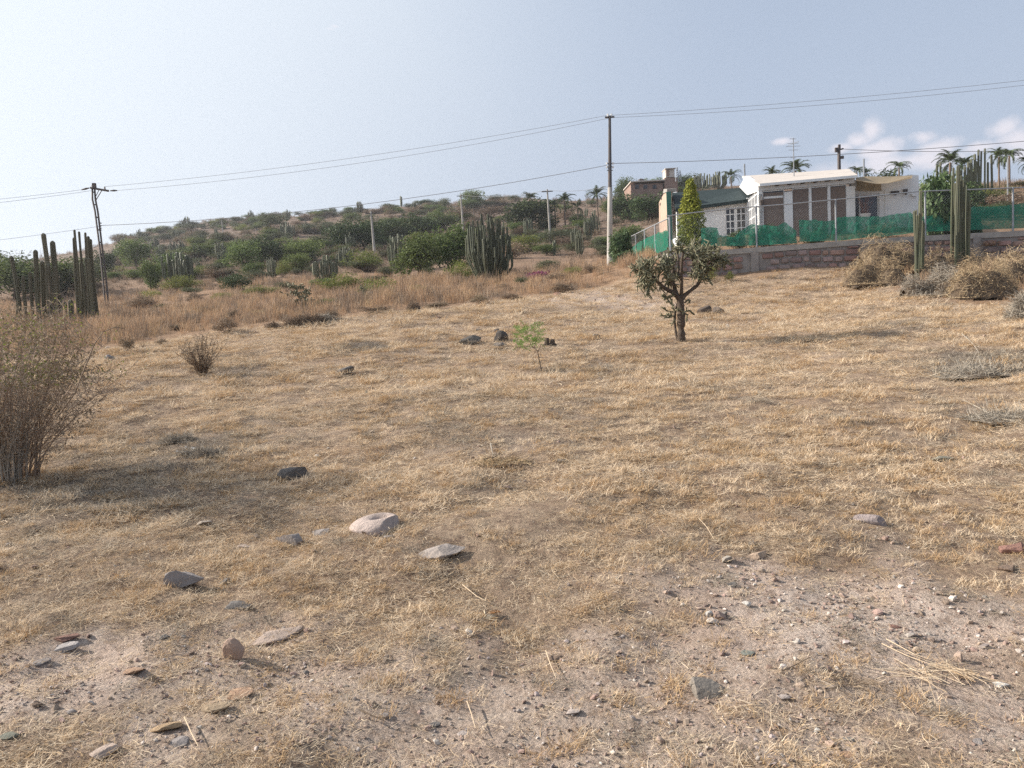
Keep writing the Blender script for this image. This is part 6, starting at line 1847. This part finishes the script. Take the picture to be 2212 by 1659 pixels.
# cholla-like joint bushes in the grass
JB = []
for k in range(2):
    mb, tips = twig_bush_mesh(980 + k, CHOL, 9, 5, 2, .022, spread=.45, up=.9)
    r = np.random.default_rng(k)
    for q in range(150):
        a = tips[r.integers(0, len(tips))]; d = r.normal(size=3) + np.array([0, 0, -.2]); d /= np.linalg.norm(d)
        mb.tube([a, a + d * .05, a + d * .1], [.012, .022, .012], 4, tone=r.uniform(0, 1))
    JB.append(mb.mesh('joints', CHOL))
for k, (u, v, w_, h_, lab) in enumerate([(660, 668, 84, 70, 'spreading joint cactus bush in the tall grass left of centre'), (788, 655, 30, 50, 'small joint cactus bush on one stem in the tall grass'), (1000, 640, 24, 18, 'tiny joint cactus at the grass edge left of the candelabra cactus')]):
    p = ground_at(u, v); s_ = p[1] / FT; e = empty('joint_cactus', p, label=lab, cat='cactus')
    c_ = link('joints', JB[k % 2], e); c_.scale = (w_ * s_, w_ * s_, h_ * s_)
# stumps
for k, (u, v, w_, h_, lab) in enumerate([(1181, 746, 15, 20, 'short pale sided tree stump, left of a pair behind the sapling'), (1193, 746, 14, 17, 'short dark tree stump, right of a pair behind the sapling')]):
    p = ground_at(u, v); s_ = p[1] / FT; e = empty('tree_stump', p, label=lab, cat='stump'); q = np.linspace(0, 1, 6)
    mb = MB(); mb.tube(np.stack([.1 * w_ * s_ * q, 0 * q, -.03 + h_ * s_ * q], 1), w_ * s_ * .5 * np.array([1.2, .9, .8, .78, .74, .5]), 9, cap=True); mb.build('wood', BARK, e)
    mb = MB(); [mb.tube([(0, 0, .03), (math.cos(a) * w_ * s_ * .9, math.sin(a) * w_ * s_ * .9, 0)], [w_ * s_ * .2, .01], 5) for a in (0.3, 2.2, 4.0)]; mb.build('root', BARK, e)
# red flowers, husk, litter and sticks
p = ground_at(1163, 606); s_ = p[1] / FT; e = empty('flower_patch', p, label='patch of magenta flowers in a dip beside the candelabra cactus', cat='flowers')
mb = MB(); r = np.random.default_rng(3); C0 = np.stack([r.normal(0, 11 * s_, 700), r.normal(-.4, .4, 700), r.uniform(.1, 17 * s_, 700)], 1); mb.leaves(C0, .09, 1.5, r=r); mb.build('blossoms', REDF, e, kind='stuff')
c_ = link('foliage', TREES['dry'][0], e); c_.scale = (60 * s_, 30 * s_, 16 * s_)
p = ground_at(1063, 1330); s_ = p[1] / FT
e = empty('dried_husk', p, .3, label='curled brown and cream dried husk lying in the lower middle', cat='husk')
def shell(mb, L_, W_, tw, off):
    V = []
    for i_ in range(7):
        q = i_ / 6 - .5; w2 = W_ * math.sqrt(max(0, 1 - (2 * q) ** 2)) + .002
        for j in range(5):
            a = (j / 4 - .5) * 2.2
            V.append((q * L_, math.sin(a) * w2, off + w2 * (1 - math.cos(a)) * .9 + .03 * L_ * math.sin(q * 5 + tw)))
    i = (np.arange(6)[:, None] * 5 + np.arange(4)[None]).ravel(); mb.add(V, np.stack([i, i + 1, i + 6, i + 5], 1))
mb = MB(); shell(mb, 44 * s_, 8 * s_, .4, .008); mb.build('outer_shell', HUSKB, e)
mb = MB(); shell(mb, 32 * s_, 6 * s_, 1.2, .004); q = mb.build('inner_shell', HUSKC, e); q.location = (-6 * s_, -9 * s_, .0); q.rotation_euler = (.5, .1, .5)
mb = MB(); shell(mb, 16 * s_, 8 * s_, 2, .004); q = mb.build('pale_flake', HUSKC, e); q.location = (-17 * s_, 4 * s_, .01); q.rotation_euler = (.9, -.5, 1.5)
for k, (u, v, w_, lab) in enumerate([(412, 975, 26, 'thin white scrap beside the shaded weeds, upper one'), (392, 985, 24, 'thin white scrap beside the shaded weeds, lower one'), (1355, 668, 14, 'small white scrap near the stony far edge')]):
    p = ground_at(u, v); s_ = p[1] / FT; mb = MB(); V = []
    for i_ in range(6):
        for j in range(3): V.append(((i_ / 5 - .5) * w_ * s_, (j / 2 - .5) * w_ * s_ * .3, .035 + .012 * math.sin(i_ * 1.7 + j)))
    i = (np.arange(5)[:, None] * 3 + np.arange(2)[None]).ravel(); mb.add(V, np.stack([i, i + 1, i + 4, i + 3], 1))
    o = mb.build('litter_scrap', WHITEP, None, label=lab, cat='litter'); o.location = p; o.rotation_euler = (0, .25, .5)
def stick(pts, r0, mat, lab):
    w = []
    for (u, v) in pts: g = ground_at(u, v); w.append(g + np.array([0, 0, .03]))
    w = np.array(w); mb = MB(); mb.tube(w, np.linspace(r0, r0 * .4, len(w)), 5); b = w[0].copy(); shift(mb, b)
    o = mb.build('fallen_stick', mat, None, label=lab, cat='stick'); o.location = b
for pts, r0, mat, lab in [
    ([(1044, 1000), (1066, 996), (1088, 988)], .006, TWIG, 'dark fallen stick in the middle of the field'), ([(1060, 965), (1066, 995)], .006, TWIGG, 'pale stick crossing the dark one'),
    ([(665, 831), (672, 828), (684, 827)], .008, TWIG, 'short dark stick left of the dark pointed slab'), ([(800, 690), (812, 700), (822, 705)], .02, TWIG, 'dark stick on the field edge'),
    ([(1690, 1465), (1722, 1450), (1755, 1432)], .003, TWIG, 'thin dark twig on the gravel above the broken block'), ([(1905, 1405), (1960, 1432), (2022, 1455)], .0028, STRAW, 'long yellow stalk on the gravel, lower one'),
    ([(1915, 1395), (1975, 1428), (2010, 1440)], .0026, STRAW, 'long yellow stalk on the gravel, upper one'), ([(1180, 1420), (1190, 1450), (1202, 1480)], .003, STRAW, 'thin pale stalk beside the brown clod'),
    ([(1010, 1530), (1020, 1560), (1028, 1590)], .003, STRAW, 'thin pale stalk at the bottom middle'), ([(400, 1565), (415, 1600), (430, 1630)], .003, STRAW, 'thin pale stalk beside the tan orange stone'),
    ([(1510, 1130), (1528, 1150), (1542, 1175)], .003, STRAW, 'pale stalk in the hollow right of centre'), ([(1000, 1275), (1030, 1300), (1050, 1310)], .003, STRAW, 'pale stalk above the husk'),
    ([(780, 1550), (800, 1560), (830, 1572)], .004, TWIG, 'dark twig at the bottom left of the middle'), ([(2080, 870), (2150, 905), (2212, 925)], .005, TWIGG, 'long pale branch on the right of the field'),
    ([(2078, 725), (2100, 745), (2116, 768)], .008, TWIGG, 'pale straight stick above the twig spread'), ([(1290, 1125), (1330, 1118), (1360, 1122)], .003, STRAW, 'pale stalk in the middle right')]:
    stick(pts, r0, mat, lab)

# ------------------------------------------------------------ thin dust haze over the whole slope
hz = MB(); zt = 62.0
hz.box((0, 130, (zt - 12) / 2), (900, 900, zt + 12))
hm = bpy.data.materials.new('haze'); hm.use_nodes = True; t = hm.node_tree; t.nodes.clear()
out = N(t, 'ShaderNodeOutputMaterial'); pv = N(t, 'ShaderNodeVolumePrincipled')
pv.inputs['Color'].default_value = (.92, .94, 1, 1); pv.inputs['Density'].default_value = .00038; pv.inputs['Anisotropy'].default_value = .4
t.links.new(pv.outputs[0], out.inputs['Volume'])
hz.build('haze', hm, None, kind='stuff', label='thin pale dust haze over the whole slope')
